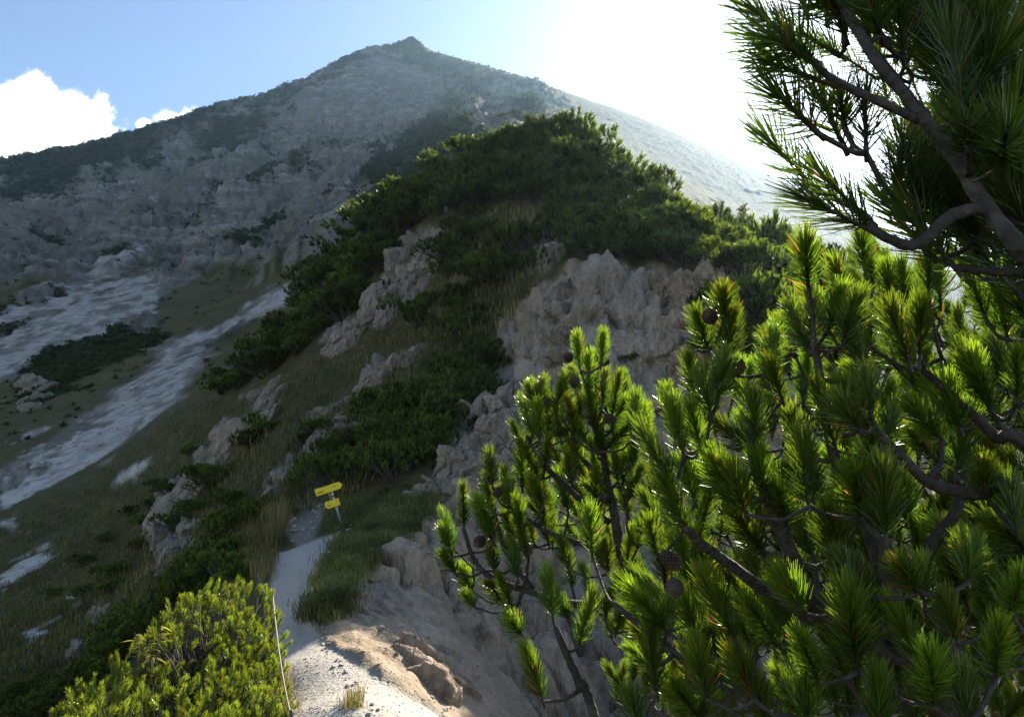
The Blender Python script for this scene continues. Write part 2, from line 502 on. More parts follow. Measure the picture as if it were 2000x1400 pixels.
m_rockn = near_mask(POLY_ROCKN, 1.3) * (RG < 50) * ((TG < 0.1) | (RG < 27))
m_screen = near_mask(POLY_SCREE_N, 1.3)
m_screef = far_mask(POLY_SCREE_F, 1.0)
m_grassf = far_mask(POLY_GRASS_F, 1.0)
m_shrubf = far_mask(POLY_SHRUB_F, 1.2)
# shrubs also grow in streaks along the tilted ledges of the face
_zs = Z0 + 0.42 * X0
led = fbm(X0 / 60, Y0 / 60, _zs / 16, 4, 91)
face = sstep(330, 420, RG) * (RG < 840)
POLY_BARE_F = [
 [(560,200),(700,130),(790,115),(900,150),(880,200),(820,250),(760,300),(690,330),(600,330),(540,300),(500,260)],
 [(370,545),(365,475),(430,425),(520,400),(640,335),(700,350),(690,420),(650,480),(560,510),(450,548)],
 [(-300,560),(-300,480),(0,450),(150,400),(350,330),(500,330),(450,380),(360,450),(340,500),(200,540),(100,555)],
 [(900,230),(930,170),(1000,160),(1050,200),(1000,240)],
]
m_bare = far_mask(POLY_BARE_F, 1.6)
RIGHT = sstep(0.015, 0.09, TG) * sstep(80, 110, RG)      # the smooth grassy back of the mountain, right of the summit
m_shrubf = np.maximum(m_shrubf, ((led > 0.06) & (face > .5) & (m_bare < .5)).astype(float))
m_shrubf *= 1 - (m_bare > .5) * (RG > 300) * (led < .22)
m_shrubf = np.maximum(m_shrubf, ((led > 0.26) & (RG > 150) & (RG < 400) & (m_screef < .5) & (m_grassf < .5)).astype(float))
# patchy transitions: grass tongues and stones inside the scree, rock showing through the turf
q1 = fbm(X0 / 9, Y0 / 9, Z0 / 9, 4, 5)
q2 = fbm(X0 / 2.2, Y0 / 2.2, Z0 / 2.2, 4, 9)
strk = fbm(X0 / 2.5 + Z0 * 0.2, Y0 / 14.0, Z0 / 2.0, 4, 19)
m_screes = m_screef.copy()
m_screef *= (strk * 1.1 + q1 * 0.8 + q2 * .45 > -0.16)
m_grassf *= 1 - m_screef
m_rockn = np.maximum(m_rockn, ((q2 * 0.5 + strk * 0.8 > 0.47) & isnear & (RG > 16) & ((TG < 0.08) | (RG < 27)) & (m_bank < .5) & (m_path < .5)).astype(float))
m_rockf = ((~isnear).astype(float)) * (1 - m_screef) * (1 - m_grassf) * (1 - 0.75 * RIGHT)
W_path = blur(np.maximum(m_path, m_ledge * 0.38), 2)
W_dirt = blur(m_erod, 3)
W_rock = blur(np.maximum(m_rockn * (1 - m_path) * (1 - m_bank), m_rockf), 2)
W_scree = blur(np.maximum(m_screef, m_screen), 1)
W_shrub = np.maximum(blur(m_shrubf, 2), RIGHT * (0.80 + 0.2 * sstep(-.2, .3, fbm(X0 / 45, Y0 / 45, Z0 / 30, 4, 33))))

# ---- relief
m_butt = blur(far_mask([[(370,545),(362,470),(430,412),(520,380),(640,320),(705,345),(695,420),(650,490),(560,515),(450,548)]], 1.5), 7)
m_butt2 = blur(far_mask([[(-300,520),(0,470),(120,430),(260,400),(340,420),(330,480),(200,535),(60,555),(-300,620)],[(560,215),(640,170),(700,120),(760,110),(745,160),(690,220),(610,260)]], 1.5), 8)
m_gul = blur(far_mask([[(830,125),(905,150),(860,205),(780,255),(700,300),(620,325),(640,292),(720,238),(780,165)],[(300,480),(330,440),(420,390),(520,330),(600,290),(560,330),(450,395),(360,450)],[(340,330),(430,280),(520,260),(430,320),(300,400)]], 1.5), 7)
# mountain: ribs and gullies down the fall line, tilted rock bands, rubble
rk = FAR * (1 - np.clip(blur(np.maximum(m_screes, m_grassf), 9) * 1.25, 0, 0.97))
Zs = Z0 + 0.30 * X0 - 0.05 * Y0
big = ridged(X0 / 120, Y0 / 150, Z0 / 260, 4, 3) - 0.45
band = ridged(Zs / 26 + fbm(X0 / 90, Y0 / 90, Z0 / 90, 3, 8) * 1.4, X0 / 160, Y0 / 160, 3, 41) - 0.5
mid_ = ridged(X0 / 34, Y0 / 34, Z0 / 60, 4, 13) - 0.45
edgeamp = sstep(240, 430, RG) * (1 - 0.6 * sstep(560, 760, RG)) * (1 - .95 * RIGHT)
DZ = rk * edgeamp * (big * 30 + mid_ * 8 + band * 6)
DZ += m_butt * 5 + m_butt2 * 4 - m_gul * 10
DZ += 9.0 * np.exp(-((TG - polar(806, 90)[0]) * RG / 11.0) ** 2 - ((RG - 836) / 16.0) ** 2)     # summit knob
DZ += 4.0 * np.exp(-((TG - polar(715, 100)[0]) * RG / 22.0) ** 2 - ((RG - 828) / 20.0) ** 2)
DZ += FAR * sstep(110, 200, RG) * fbm(X0 / 7, Y0 / 7, Z0 / 7, 4, 77) * (0.5 + 1.6 * rk) * (1 - .85 * RIGHT)
# gully lines scored into the scree and grass
DZ += FAR * (1 - rk) * strk * 0.12 * sstep(80, 160, RG)
# near ridge: lumps of turf, ribs
nearw = 1 - FAR
lump = fbm(X0 / 1.7, Y0 / 1.7, Z0 / 1.7, 4, 23)
lump2 = fbm(X0 / 6.5, Y0 / 6.5, Z0 / 6.5, 3, 29)
DZ += nearw * sstep(4, 15, RG) * (1 - W_path * 0.9) * (lump * 0.16 * (1 - .7 * W_dirt * (RG < 9)) + lump2 * 0.45 * sstep(14, 26, RG))
DZ += nearw * sstep(0.8, 3, RG) * fbm(X0 / 0.28, Y0 / 0.28, Z0 / 0.28, 3, 61) * (0.012 + 0.05 * W_dirt) + nearw * sstep(5, 8, RG) * W_dirt * (ridged((X0 + .6 * Y0) / 0.5, (Y0 - .8 * X0) / 2.2, Z0 / 1.6, 4, 67) - .45) * (0.05 + .10 * sstep(8.5, 11, RG))
DZ += nearw * blur(m_bank, 4) * (0.10 + 0.06 * lump)
# path edges sit a little below the turf
DZ -= nearw * W_path * 0.05
Z1 = Z0 + DZ

# rock relief pushed out along the surface normal
def normals(X, Y, Z):
    P = np.stack([X, Y, Z], -1)
    du = np.gradient(P, axis=0); dv = np.gradient(P, axis=1)
    n = np.cross(dv, du)
    l = np.linalg.norm(n, axis=-1, keepdims=True)
    n = n / np.where(l < 1e-12, 1, l)
    n = np.where(n[..., 2:3] < 0, -n, n)
    return n
NRM = normals(X0, Y0, blur(Z1, 3))
steep = np.clip((0.66 - NRM[..., 2]) / 0.14, 0, 1) * FAR * (1 - RIGHT)
W_rock = np.maximum(W_rock, steep); W_shrub = W_shrub * (1 - .45 * steep); W_scree = W_scree * (1 - .7 * steep)
wr = nearw * np.clip(W_rock + W_dirt * (0.15 * sstep(6, 8, RG) + 0.85 * sstep(10.5, 13, RG)), 0, 1) * (1 - W_path)
selm = wr > 0.02
xs, ys, zs = X0[selm], Y0[selm], Z1[selm]
# tilted slabs with cracks between them
tx = xs * 0.85 + zs * 0.5; tz = -xs * 0.5 + zs * 0.85
f1, f2, cid, tlt = worley(tx / 1.15, ys / 1.3, tz / 2.3, 4, True)
g1, g2, gid, tlg = worley(tx / 0.42, ys / 0.45, tz / 0.9, 9, True)
disp = (cid - 0.5) * 0.34 + tlt * 0.30 - np.exp(-((f2 - f1) / 0.06) ** 2) * 0.12
disp += (gid - 0.5) * 0.13 + tlg * 0.12 - np.exp(-((g2 - g1) / 0.08) ** 2) * 0.05
disp += fbm(xs / 0.35, ys / 0.35, zs / 0.35, 3, 71) * 0.07
rr = RG[selm]
D = np.zeros(X0.shape); D[selm] = disp * wr[selm] * np.clip(rr / 18, 0.5, 1.6)
D = D * 0.75 + blur(D, 1) * 0.25
# broken cliffs on the mountain
wf = rk * (1 - .85 * RIGHT) * sstep(110, 180, RG) * (1 - 0.5 * sstep(700, 790, RG))
sel2 = wf > 0.05
xs, ys, zs = X0[sel2], Y0[sel2], Z1[sel2]
f1, f2, cid, tlt = worley((xs + zs * .5) / 9, ys / 12, (zs - xs * .4) / 7, 14, True)
g1, g2, gid, tlg = worley((xs + zs * .5) / 3.6, ys / 5, (zs - xs * .4) / 2.6, 15, True)
D2 = np.zeros(X0.shape)
D2[sel2] = ((cid - .5) * 2.2 + tlt * 3.0 - np.exp(-((f2 - f1) / .08) ** 2) * .8 + (gid - .5) * 1.0 + tlg * 1.3) * wf[sel2]
D += D2
X1 = X0 + NRM[..., 0] * D; Y1 = Y0 + NRM[..., 1] * D; Z2 = Z1 + NRM[..., 2] * D
XF, YF, ZF = X1, Y1, Z2

# look-ups on the finished ground
TF = ZF / np.hypot(XF, YF)
TMAX = np.maximum.accumulate(TF, axis=0)
THF = TH
def col_of(th): return int(np.clip(round((th - TH[0]) / (TH[1] - TH[0])), 0, NC - 1))
def ground_px(u, v, rmin=3.0, rmax=3000):
    """first ground point seen through the pixel beyond rmin"""
    th, t = polar(u, v)
    j = col_of(th)
    i0 = int(np.searchsorted(S, math.log(rmin)))
    col = TF[i0:, j]
    k = np.argmax(col >= t)
    if col[k] < t: return None
    i = i0 + k
    if RG[i, j] > rmax: return None
    return Vector((XF[i, j], YF[i, j], ZF[i, j]))
def ground_xy(x, y):
    r = math.hypot(x, y); th = math.atan2(x, y)
    j = col_of(th)
    s = math.log(max(r, 0.61))
    i = int(np.clip(np.searchsorted(S, s) - 1, 0, NR - 2))
    f = (s - S[i]) / (S[i + 1] - S[i])
    return ZF[i, j] * (1 - f) + ZF[i + 1, j] * f
def ground_n(x, y):
    r = math.hypot(x, y); j = col_of(math.atan2(x, y))
    i = int(np.clip(np.searchsorted(S, math.log(max(r, .61))), 0, NR - 1))
    return Vector(NRM[i, j])

# ---- ground material
def ground_material():
    m, nt, out = new_mat('ground_cover')
    L = nt.links
    tc = N(nt, 'ShaderNodeTexCoord'); vec = tc.outputs['Object']
    a1 = N(nt, 'ShaderNodeAttribute', attribute_name='mask1')
    a2 = N(nt, 'ShaderNodeAttribute', attribute_name='mask2')
    s1 = N(nt, 'ShaderNodeSeparateColor'); L.new(a1.outputs['Color'], s1.inputs[0])
    s2 = N(nt, 'ShaderNodeSeparateColor'); L.new(a2.outputs['Color'], s2.inputs[0])
    w_rock, w_dirt, w_path = s1.outputs[0], s1.outputs[1], s1.outputs[2]
    w_scree, w_shrub, w_far = s2.outputs[0], s2.outputs[1], s2.outputs[2]
    nf = noise(nt, vec, 9.0, 5, 0.65)          # decimetres
    nff = noise(nt, vec, 45.0, 3, 0.6)         # centimetres
    nm = noise(nt, vec, 1.1, 5, 0.6)           # metres
    nl = noise(nt, vec, 0.09, 6, 0.65)         # tens of metres
    # grass: olive to straw
    gmix = math_(nt, 'ADD', math_(nt, 'MULTIPLY', nm, 0.55), math_(nt, 'MULTIPLY', nf, 0.45))
    grass = ramp(nt, gmix, [(0.30, (0.028, 0.036, 0.011)), (0.47, (0.055, 0.056, 0.020)), (0.60, (0.095, 0.076, 0.034)), (0.75, (0.15, 0.115, 0.062))])
    fargrass = ramp(nt, math_(nt, 'ADD', math_(nt, 'MULTIPLY', nl, 0.6), math_(nt, 'MULTIPLY', nm, 0.4)),
                    [(0.34, (0.055, 0.060, 0.020)), (0.5, (0.095, 0.085, 0.034)), (0.66, (0.15, 0.115, 0.055))])
    grass = mixc(nt, w_far, grass, fargrass)
    # limestone
    rmix = math_(nt, 'ADD', math_(nt, 'MULTIPLY', nm, 0.6), math_(nt, 'MULTIPLY', nf, 0.4))
    rock = ramp(nt, rmix, [(0.30, (0.10, 0.085, 0.068)), (0.46, (0.20, 0.173, 0.142)), (0.58, (0.29, 0.255, 0.215)), (0.75, (0.40, 0.365, 0.32))])
    rfar = ramp(nt, math_(nt, 'ADD', math_(nt, 'MULTIPLY', nl, 0.65), math_(nt, 'MULTIPLY', nm, 0.35)),
                [(0.31, (0.07, 0.066, 0.046)), (0.40, (0.165, 0.151, 0.126)), (0.53, (0.275, 0.26, 0.23)), (0.70, (0.40, 0.385, 0.355))])
    mpb = N(nt, 'ShaderNodeMapping'); mpb.inputs['Rotation'].default_value = (0.0, 0.40, 0.0); mpb.inputs['Scale'].default_value = (0.012, 0.012, 0.16)
    L.new(vec, mpb.inputs[0])
    nb_ = noise(nt, mpb.outputs[0], 1.0, 6, 0.7, 0.6)
    rfar = mixc(nt, ramp(nt, nb_, [(0.40, (0, 0, 0)), (0.60, (1, 1, 1))]), mixc(nt, 0.5, rfar, (0.095, 0.088, 0.068)), rfar)
    rfar = mixc(nt, ramp(nt, nb_, [(0.58, (0, 0, 0)), (0.70, (0.7, 0.7, 0.7))]), rfar, (0.48, 0.46, 0.425))
    rock = mixc(nt, w_far, rock, rfar)
    dirt = ramp(nt, rmix, [(0.28, (0.15, 0.108, 0.070)), (0.47, (0.28, 0.215, 0.148)), (0.62, (0.39, 0.31, 0.225)), (0.8, (0.52, 0.445, 0.35))])
    peb = N(nt, 'ShaderNodeTexVoronoi', Scale=26.0); L.new(vec, peb.inputs['Vector'])
    gravel = mixc(nt, 0.4, ramp(nt, nff, [(0.3, (0.25, 0.225, 0.195)), (0.5, (0.40, 0.37, 0.33)), (0.72, (0.58, 0.55, 0.50))]), peb.outputs['Color'], 'SOFT_LIGHT')
    gravel = mixc(nt, 0.75, gravel, mixc(nt, math_(nt, 'MULTIPLY', nm, 1.0), (0.34, 0.31, 0.27), (0.46, 0.43, 0.39)))
    screec = ramp(nt, math_(nt, 'ADD', math_(nt, 'MULTIPLY', nl, 0.3), math_(nt, 'MULTIPLY', nm, 0.7)), [(0.36, (0.16, 0.142, 0.11)), (0.46, (0.32, 0.295, 0.255)), (0.56, (0.43, 0.405, 0.36)), (0.72, (0.53, 0.505, 0.46))])
    screec = mixc(nt, 0.6, screec, mixc(nt, ramp(nt, nf, [(0.42, (0, 0, 0)), (0.58, (1, 1, 1))]), (0.20, 0.19, 0.17), (0.52, 0.50, 0.475)))
    stn = N(nt, 'ShaderNodeTexVoronoi', Scale=0.8); L.new(vec, stn.inputs['Vector'])
    stv = N(nt, 'ShaderNodeSeparateColor'); L.new(stn.outputs['Color'], stv.inputs[0])
    screec = mixc(nt, 0.45, screec, ramp(nt, stv.outputs[0], [(0.0, (0.20, 0.185, 0.16)), (0.5, (0.42, 0.40, 0.365)), (1.0, (0.62, 0.595, 0.55))]))
    shrubc = ramp(nt, nm, [(0.35, (0.022, 0.034, 0.012)), (0.65, (0.055, 0.070, 0.024))])
    col = grass
    col = mixc(nt, w_rock, col, rock)
    # tufts and moss in the rock
    moss = math_(nt, 'MULTIPLY', ramp(nt, nm, [(0.52, (0, 0, 0)), (0.60, (1, 1, 1))]), math_(nt, 'MULTIPLY', w_rock, 0.75))
    col = mixc(nt, moss, col, grass)
    col = mixc(nt, w_dirt, col, dirt)
    col = mixc(nt, w_scree, col, screec)
    col = mixc(nt, w_shrub, col, shrubc)
    col = mixc(nt, w_path, col, gravel)
    bs = N(nt, 'ShaderNodeBsdfPrincipled', Roughness=0.95)
    bs.inputs['Specular IOR Level'].default_value = 0.15
    L.new(col, bs.inputs['Base Color'])
    # relief: centimetres near, metres far
    b1 = N(nt, 'ShaderNodeBump', Strength=0.55, Distance=0.035)
    L.new(math_(nt, 'ADD', nff, math_(nt, 'MULTIPLY', nf, 2.0)), b1.inputs['Height'])
    b2 = N(nt, 'ShaderNodeBump', Strength=0.8, Distance=1.6)
    L.new(noise(nt, vec, 0.35, 6, 0.7), b2.inputs['Height'])
    L.new(w_far, b2.inputs['Strength'])
    L.new(b1.outputs[0], b2.inputs['Normal'])
    L.new(b2.outputs[0], bs.inputs['Normal'])
    L.new(bs.outputs[0], out.inputs['Surface'])
    return m
M_GROUND = ground_material()

# ---- one sheet, cut along the edges of path, scree, bank and mountain into the pieces of the setting
VERT = np.stack([XF, YF, ZF], -1).reshape(-1, 3)
MASK1 = np.stack([W_rock, W_dirt, W_path], -1).reshape(-1, 3)
MASK2 = np.stack([W_scree, W_shrub, FAR], -1).reshape(-1, 3)
I, J = np.meshgrid(np.arange(NR - 1), np.arange(NC - 1), indexing='ij')
q00 = (I * NC + J)
QUADS = np.stack([q00, q00 + 1, q00 + NC + 1, q00 + NC], -1).reshape(-1, 4)
def cellmask(m): return (m[:-1, :-1] + m[1:, :-1] + m[:-1, 1:] + m[1:, 1:]).reshape(-1) / 4
cid_ = np.where(cellmask(FAR) > 0.35, 1, 0)
cid_ = np.where(cellmask(m_screef) > 0.5, 2, cid_)
cid_ = np.where(cellmask(np.maximum(m_path, m_ledge)) > 0.5, 3, cid_)
for k, nm_, lab in ((0, 'ridge', 'grassy rocky ridge falling away to the left and into a gully on the right'),
                    (1, 'mountain', 'hazy grey mountain with cliffs rising to a pointed summit'),
                    (2, 'scree', 'pale scree runs pouring down the left slope'),
                    (3, 'path', 'pale gravel footpath along the ridge')):
    qs = QUADS[cid_ == k]
    used = np.unique(qs)
    remap = np.full(len(VERT), -1, np.int64); remap[used] = np.arange(len(used))
    me = mesh_np(nm_, VERT[used], quads=remap[qs])
    set_attr(me, 'mask1', MASK1[used]); set_attr(me, 'mask2', MASK2[used])
    o = link(nm_, me, M_GROUND, label=lab, kind='structure')
# ------------------------------------------------------------------ rocks
def rock_material(name, cols, scale=1.0):
    m, nt, out = new_mat(name)
    L = nt.links
    tc = N(nt, 'ShaderNodeTexCoord')
    geo = N(nt, 'ShaderNodeNewGeometry')
    vec = geo.outputs['Position']
    oi = N(nt, 'ShaderNodeObjectInfo')
    mp = N(nt, 'ShaderNodeMapping'); mp.inputs['Rotation'].default_value = (0.3, 0.5, 0.2); mp.inputs['Scale'].default_value = (2.6, 1.0, 0.9)
    L.new(vec, mp.inputs[0])
    n1 = noise(nt, mp.outputs[0], 1.6 * scale, 6, 0.62, 0.4)
    n2 = noise(nt, vec, 11.0 * scale, 5, 0.65)
    f = math_(nt, 'ADD', math_(nt, 'MULTIPLY', n1, 0.6), math_(nt, 'MULTIPLY', n2, 0.4))
    f = math_(nt, 'ADD', f, math_(nt, 'MULTIPLY', math_(nt, 'SUBTRACT', oi.outputs['Random'], 0.5), 0.10))
    col = ramp(nt, f, [(0.30, cols[0]), (0.44, cols[1]), (0.56, cols[2]), (0.74, cols[3])])
    vo = N(nt, 'ShaderNodeTexVoronoi', Scale=3.2 * scale, feature='DISTANCE_TO_EDGE'); L.new(mp.outputs[0], vo.inputs['Vector'])
    lich = ramp(nt, noise(nt, vec, 3.1, 6, 0.7), [(0.60, (0, 0, 0)), (0.68, (1, 1, 1))])
    col = mixc(nt, math_(nt, 'MULTIPLY', lich, 0.35), col, (0.17, 0.15, 0.12))
    bs = N(nt, 'ShaderNodeBsdfPrincipled', Roughness=0.9)
    bs.inputs['Specular IOR Level'].default_value = 0.2
    L.new(col, bs.inputs['Base Color'])
    b1 = N(nt, 'ShaderNodeBump', Strength=0.7, Distance=0.05)
    L.new(math_(nt, 'ADD', n2, math_(nt, 'MULTIPLY', n1, 1.5)), b1.inputs['Height'])
    vo2 = N(nt, 'ShaderNodeTexVoronoi', Scale=1.25 * scale, feature='DISTANCE_TO_EDGE'); L.new(mp.outputs[0], vo2.inputs['Vector'])
    b2 = N(nt, 'ShaderNodeBump', Strength=0.9, Distance=0.09)
    L.new(math_(nt, 'ADD', math_(nt, 'MINIMUM', vo.outputs['Distance'], 0.10), math_(nt, 'MULTIPLY', math_(nt, 'MINIMUM', vo2.outputs['Distance'], 0.07), 3.0)), b2.inputs['Height'])
    L.new(b1.outputs[0], b2.inputs['Normal']); L.new(b2.outputs[0], bs.inputs['Normal'])
    L.new(bs.outputs[0], out.inputs['Surface'])
    return m
M_ROCK = rock_material('limestone', [(0.095, 0.075, 0.057), (0.205, 0.172, 0.135), (0.305, 0.262, 0.213), (0.44, 0.395, 0.335)])
M_ROCKWARM = rock_material('warm_limestone', [(0.12, 0.083, 0.054), (0.24, 0.178, 0.122), (0.34, 0.265, 0.19), (0.45, 0.38, 0.30)])
M_STONE = rock_material('pale_stone', [(0.30, 0.28, 0.25), (0.42, 0.40, 0.36), (0.52, 0.50, 0.46), (0.62, 0.60, 0.57)], 3.0)

import bmesh
def ico(sub):
    bm = bmesh.new(); bmesh.ops.create_icosphere(bm, subdivisions=sub, radius=1.0)
    v = np.array([x.co[:] for x in bm.verts]); t = np.array([[x.index for x in f.verts] for f in bm.faces]); bm.free()
    return v, t
ICO4 = ico(5); ICO3 = ico(4); ICO2 = ico(3); ICO1 = ico(2)

def chisel(base, seed, planes=16, rough=0.10, soft=55.0, hmin=0.52, rib=.72):
    """a broken block: cut by random planes, then weathered"""
    rg = np.random.default_rng(seed)
    v, t = base
    nrm = rg.normal(size=(planes, 3)); nrm /= np.linalg.norm(nrm, axis=1, keepdims=True)
    h = rg.uniform(hmin, 1.0, planes)
    dots = v @ nrm.T
    rad = np.where(dots > 0.05, h / np.maximum(dots, 0.05), 4.0)
    # soft minimum keeps worn edges
    r = -np.log(np.exp(-soft * rad).sum(1)) / soft
    r = np.clip(r, 0.2, 1.3)
    p = v * r[:, None]
    s = seed * 3.7
    f1, f2, c1, t1 = worley(p[:, 0] * 1.9 + s, p[:, 1] * 1.9, p[:, 2] * 1.3, seed, True)
    g1, g2, c2, t2 = worley(p[:, 0] * 4.6 + s, p[:, 1] * 4.6, p[:, 2] * 3.4, seed + 3, True)
    d = (c1 - 0.5) * 0.17 + t1 * 0.22 - np.exp(-((f2 - f1) / 0.035) ** 2) * 0.05
    d += (c2 - 0.5) * 0.045 + t2 * 0.075
    h1, h2, c3, t3 = worley(p[:, 0] * 11 + s, p[:, 1] * 11, p[:, 2] * 8, seed + 5, True)
    d += (c3 - .5) * .012 + t3 * .03
    d *= rib
    d += fbm(p[:, 0] * 6 + s, p[:, 1] * 6, p[:, 2] * 6, 3, seed) * rough * 0.25
    p = p + v * d[:, None]
    return p, t

ROCKS = []
for k in range(9):
    p, t = chisel(ICO4, 100 + k, 12 + k % 5, 0.10)
    ROCKS.append(mesh_np('rock', p, t, smooth=False))
SLABS = ROCKS
BOULD = []
for k in range(5):
    p, t = chisel(ICO4, 300 + k, 9, 0.08, soft=7.0, hmin=0.72, rib=.55)
    BOULD.append(mesh_np('boulder', p, t))
SMALL = []
for k in range(6):
    p, t = chisel(ICO2, 400 + k, 11, 0.06)
    SMALL.append(mesh_np('stone', p, t))

def place_rock(name, me, mat, loc, size, axis_dir, spin, parent=None, **kw):
    """size = (across, depth, along axis); axis_dir = the long axis in the world"""
    o = link(name, me, None, parent, **kw)
    if not me.materials: me.materials.append(mat)
    if me.materials[0] != mat:
        o.material_slots[0].link = 'OBJECT'; o.material_slots[0].material = mat
    q = Vector(axis_dir).normalized().to_track_quat('Z', 'Y') @ Quaternion((0, 0, 1), spin)
    o.rotation_mode = 'QUATERNION'; o.rotation_quaternion = q
    o.scale = (size[0] / 2, size[1] / 2, size[2] / 2)
    o.location = loc
    return o

def poly_points(poly, n, rg, mind=0):
    us = [p[0] for p in poly]; vs_ = [p[1] for p in poly]
    pa = np.array(poly, float)
    if not mind:
        out = []
        while len(out) < n:
            u = rg.uniform(min(us), max(us), 4 * n + 8); v = rg.uniform(min(vs_), max(vs_), 4 * n + 8)
            k = inpoly(u, v, poly)
            out += list(zip(u[k].tolist(), v[k].tolist()))
        return out[:n]
    out = []; tries = 0
    while len(out) < n and tries < n * 60:
        tries += 1
        u = rg.uniform(min(us), max(us)); v = rg.uniform(min(vs_), max(vs_))
        if not inpoly(np.array([u]), np.array([v]), poly)[0]: continue
        if mind and any((u - a) ** 2 + ((v - b) * 1.0) ** 2 < mind * mind for a, b in out): continue
        out.append((u, v))
    return out

def outcrop(name, label, poly, n, wpx, hpx, lean, mat, meshes, seed, mind=20, sink=0.25, rmin=14, group=None, yjit=0.3):
    """rock blocks set into the slope inside an outline; lean(u, v) gives the tilt of the ribs in the picture plane"""
    rg = np.random.default_rng(seed)
    pts = poly_points(poly, n, rg, mind)
    locs = []
    for (u, v) in pts:
        g = ground_px(u, v, rmin)
        if g is None: continue
        locs.append((u, v, g))
    if not locs: return None
    base = min((l[2] for l in locs), key=lambda p: p.z)
    root = link(name, None, label=label, cat='rock', group=group)
    root.location = base
    for (u, v, g) in locs:
        d = g.length
        w = rg.uniform(*wpx) / FPX * d; h = rg.uniform(*hpx) / FPX * d
        a = math.radians(lean(u, v) + rg.normal() * 9)
        ax = Vector((math.sin(a), yjit + rg.normal() * 0.15, math.cos(a)))
        me = meshes[int(rg.integers(len(meshes)))]
        nn = ground_n(g.x, g.y)
        loc = g - nn * (w * sink)
        place_rock('rock', me, mat, loc - base, (w, w * rg.uniform(0.8, 1.3), h), ax, rg.uniform(0, 6.28), root)
    return root

def lean_main(u, v):
    return 16 - (u - 1130) * 0.20 if u > 1130 else 16
outcrop('rock_outcrop', 'jagged grey brown rock tower with leaning ribs on the ridge crest, largest outcrop', 
        [(1050,660),(1065,605),(1105,560),(1150,540),(1195,550),(1235,600),(1262,650),(1270,700),(1290,760),(1310,850),(1250,880),(1150,860),(1090,790),(1050,720)],
        46, (85, 170), (120, 230), lean_main, M_ROCK, ROCKS, 1, mind=22, sink=0.34, rmin=16)
outcrop('rock_outcrop', 'brown rock slab sloping down to the right beside the leaning tower',
        [(1250,640),(1290,620),(1350,650),(1370,700),(1330,770),(1290,760),(1262,700)],
        14, (70, 110), (90, 150), lambda u, v: -52, M_ROCKWARM, ROCKS, 2, mind=24, sink=0.30, rmin=16)
outcrop('rock_outcrop', 'brown broken rock wall under the bushes right of the tower',
        [(1255,560),(1290,540),(1340,535),(1400,545),(1420,580),(1390,620),(1330,620),(1280,600)],
        16, (50, 80), (60, 100), lambda u, v: -10, M_ROCKWARM, ROCKS, 3, mind=20, sink=0.3, rmin=16)
outcrop('rock_outcrop', 'small pale rock knob at the left end of the sandy ledge',
        [(960,690),(965,665),(985,650),(1008,660),(1015,695),(990,705)],
        7, (34, 52), (40, 64), lambda u, v: 8, M_ROCK, ROCKS, 4, mind=12, sink=0.1, rmin=16)
outcrop('rock_outcrop', 'row of pale rock ribs on the crest below the sandy ledge',
        [(872,905),(882,860),(920,800),(985,765),(1040,760),(1060,800),(1000,850),(930,885)],
        40, (34, 66), (44, 84), lambda u, v: 22, M_ROCK, ROCKS, 5, mind=15, sink=0.2, rmin=14)
outcrop('rock_outcrop', 'low line of pale rocks climbing the crest right of the signpost',
        [(795,978),(830,945),(880,903),(940,870),(1000,850),(1000,900),(920,935),(850,965)],
        36, (22, 50), (28, 56), lambda u, v: 40, M_ROCK, ROCKS, 6, mind=11, sink=0.2, rmin=14)
outcrop('rock_wall', 'tan eroded rock wall with dark cracks across the gully behind the pines',
        [(830,1110),(870,1060),(950,1050),(1100,1050),(1300,1080),(1300,1400),(1060,1400),(1000,1330),(930,1250),(870,1190)],
        30, (110, 190), (150, 260), lambda u, v: -12, M_ROCKWARM, BOULD, 7, mind=42, sink=0.36, rmin=11)
outcrop('rock_mound', 'rounded tan rock hump in the middle of the eroded slope',
        [(805,1290),(830,1250),(860,1250),(900,1300),(915,1370),(870,1380),(830,1340)],
        8, (90, 130), (100, 160), lambda u, v: -38, M_ROCKWARM, BOULD, 8, mind=22, sink=0.44, rmin=6.5)
outcrop('rock_outcrop', 'pale fractured rock apron joining the tower to the crest ribs',
        [(1000,800),(1040,760),(1090,790),(1150,860),(1130,920),(1060,930),(990,900),(980,860)],
        22, (50, 100), (60, 120), lambda u, v: 24, M_ROCK, ROCKS, 27, mind=20, sink=0.33, rmin=14)
lz = lambda u, v: 30
outcrop('rock_slab', 'tall grey slab above the dark bushes, upper one left of the signpost',
        [(388,935),(405,880),(440,828),(468,835),(455,880),(420,925)], 9, (34, 60), (70, 120), lz, M_ROCK, ROCKS, 9, mind=18, sink=0.40, rmin=18)
outcrop('rock_slab', 'broad grey slab in the grass slope, widest one left of the signpost',
        [(285,1060),(302,1005),(335,960),(380,935),(388,965),(350,1000),(320,1050)], 12, (36, 64), (70, 120), lz, M_ROCK, ROCKS, 10, mind=18, sink=0.40, rmin=18)
outcrop('rock_slab', 'grey slab at the foot of the broad slab beside dark bushes',
        [(335,1070),(352,1035),(382,1022),(378,1058),(350,1085),(322,1118),(302,1125)], 9, (26, 44), (40, 80), lz, M_ROCK, ROCKS, 11, mind=15, sink=0.4, rmin=16)
outcrop('rock_slab', 'pale grey rock tooth under the dark thicket edge',
        [(482,830),(502,782),(535,752),(548,780),(528,818),(500,838)], 8, (30, 50), (50, 90), lz, M_ROCK, ROCKS, 12, mind=16, sink=0.40, rmin=20)
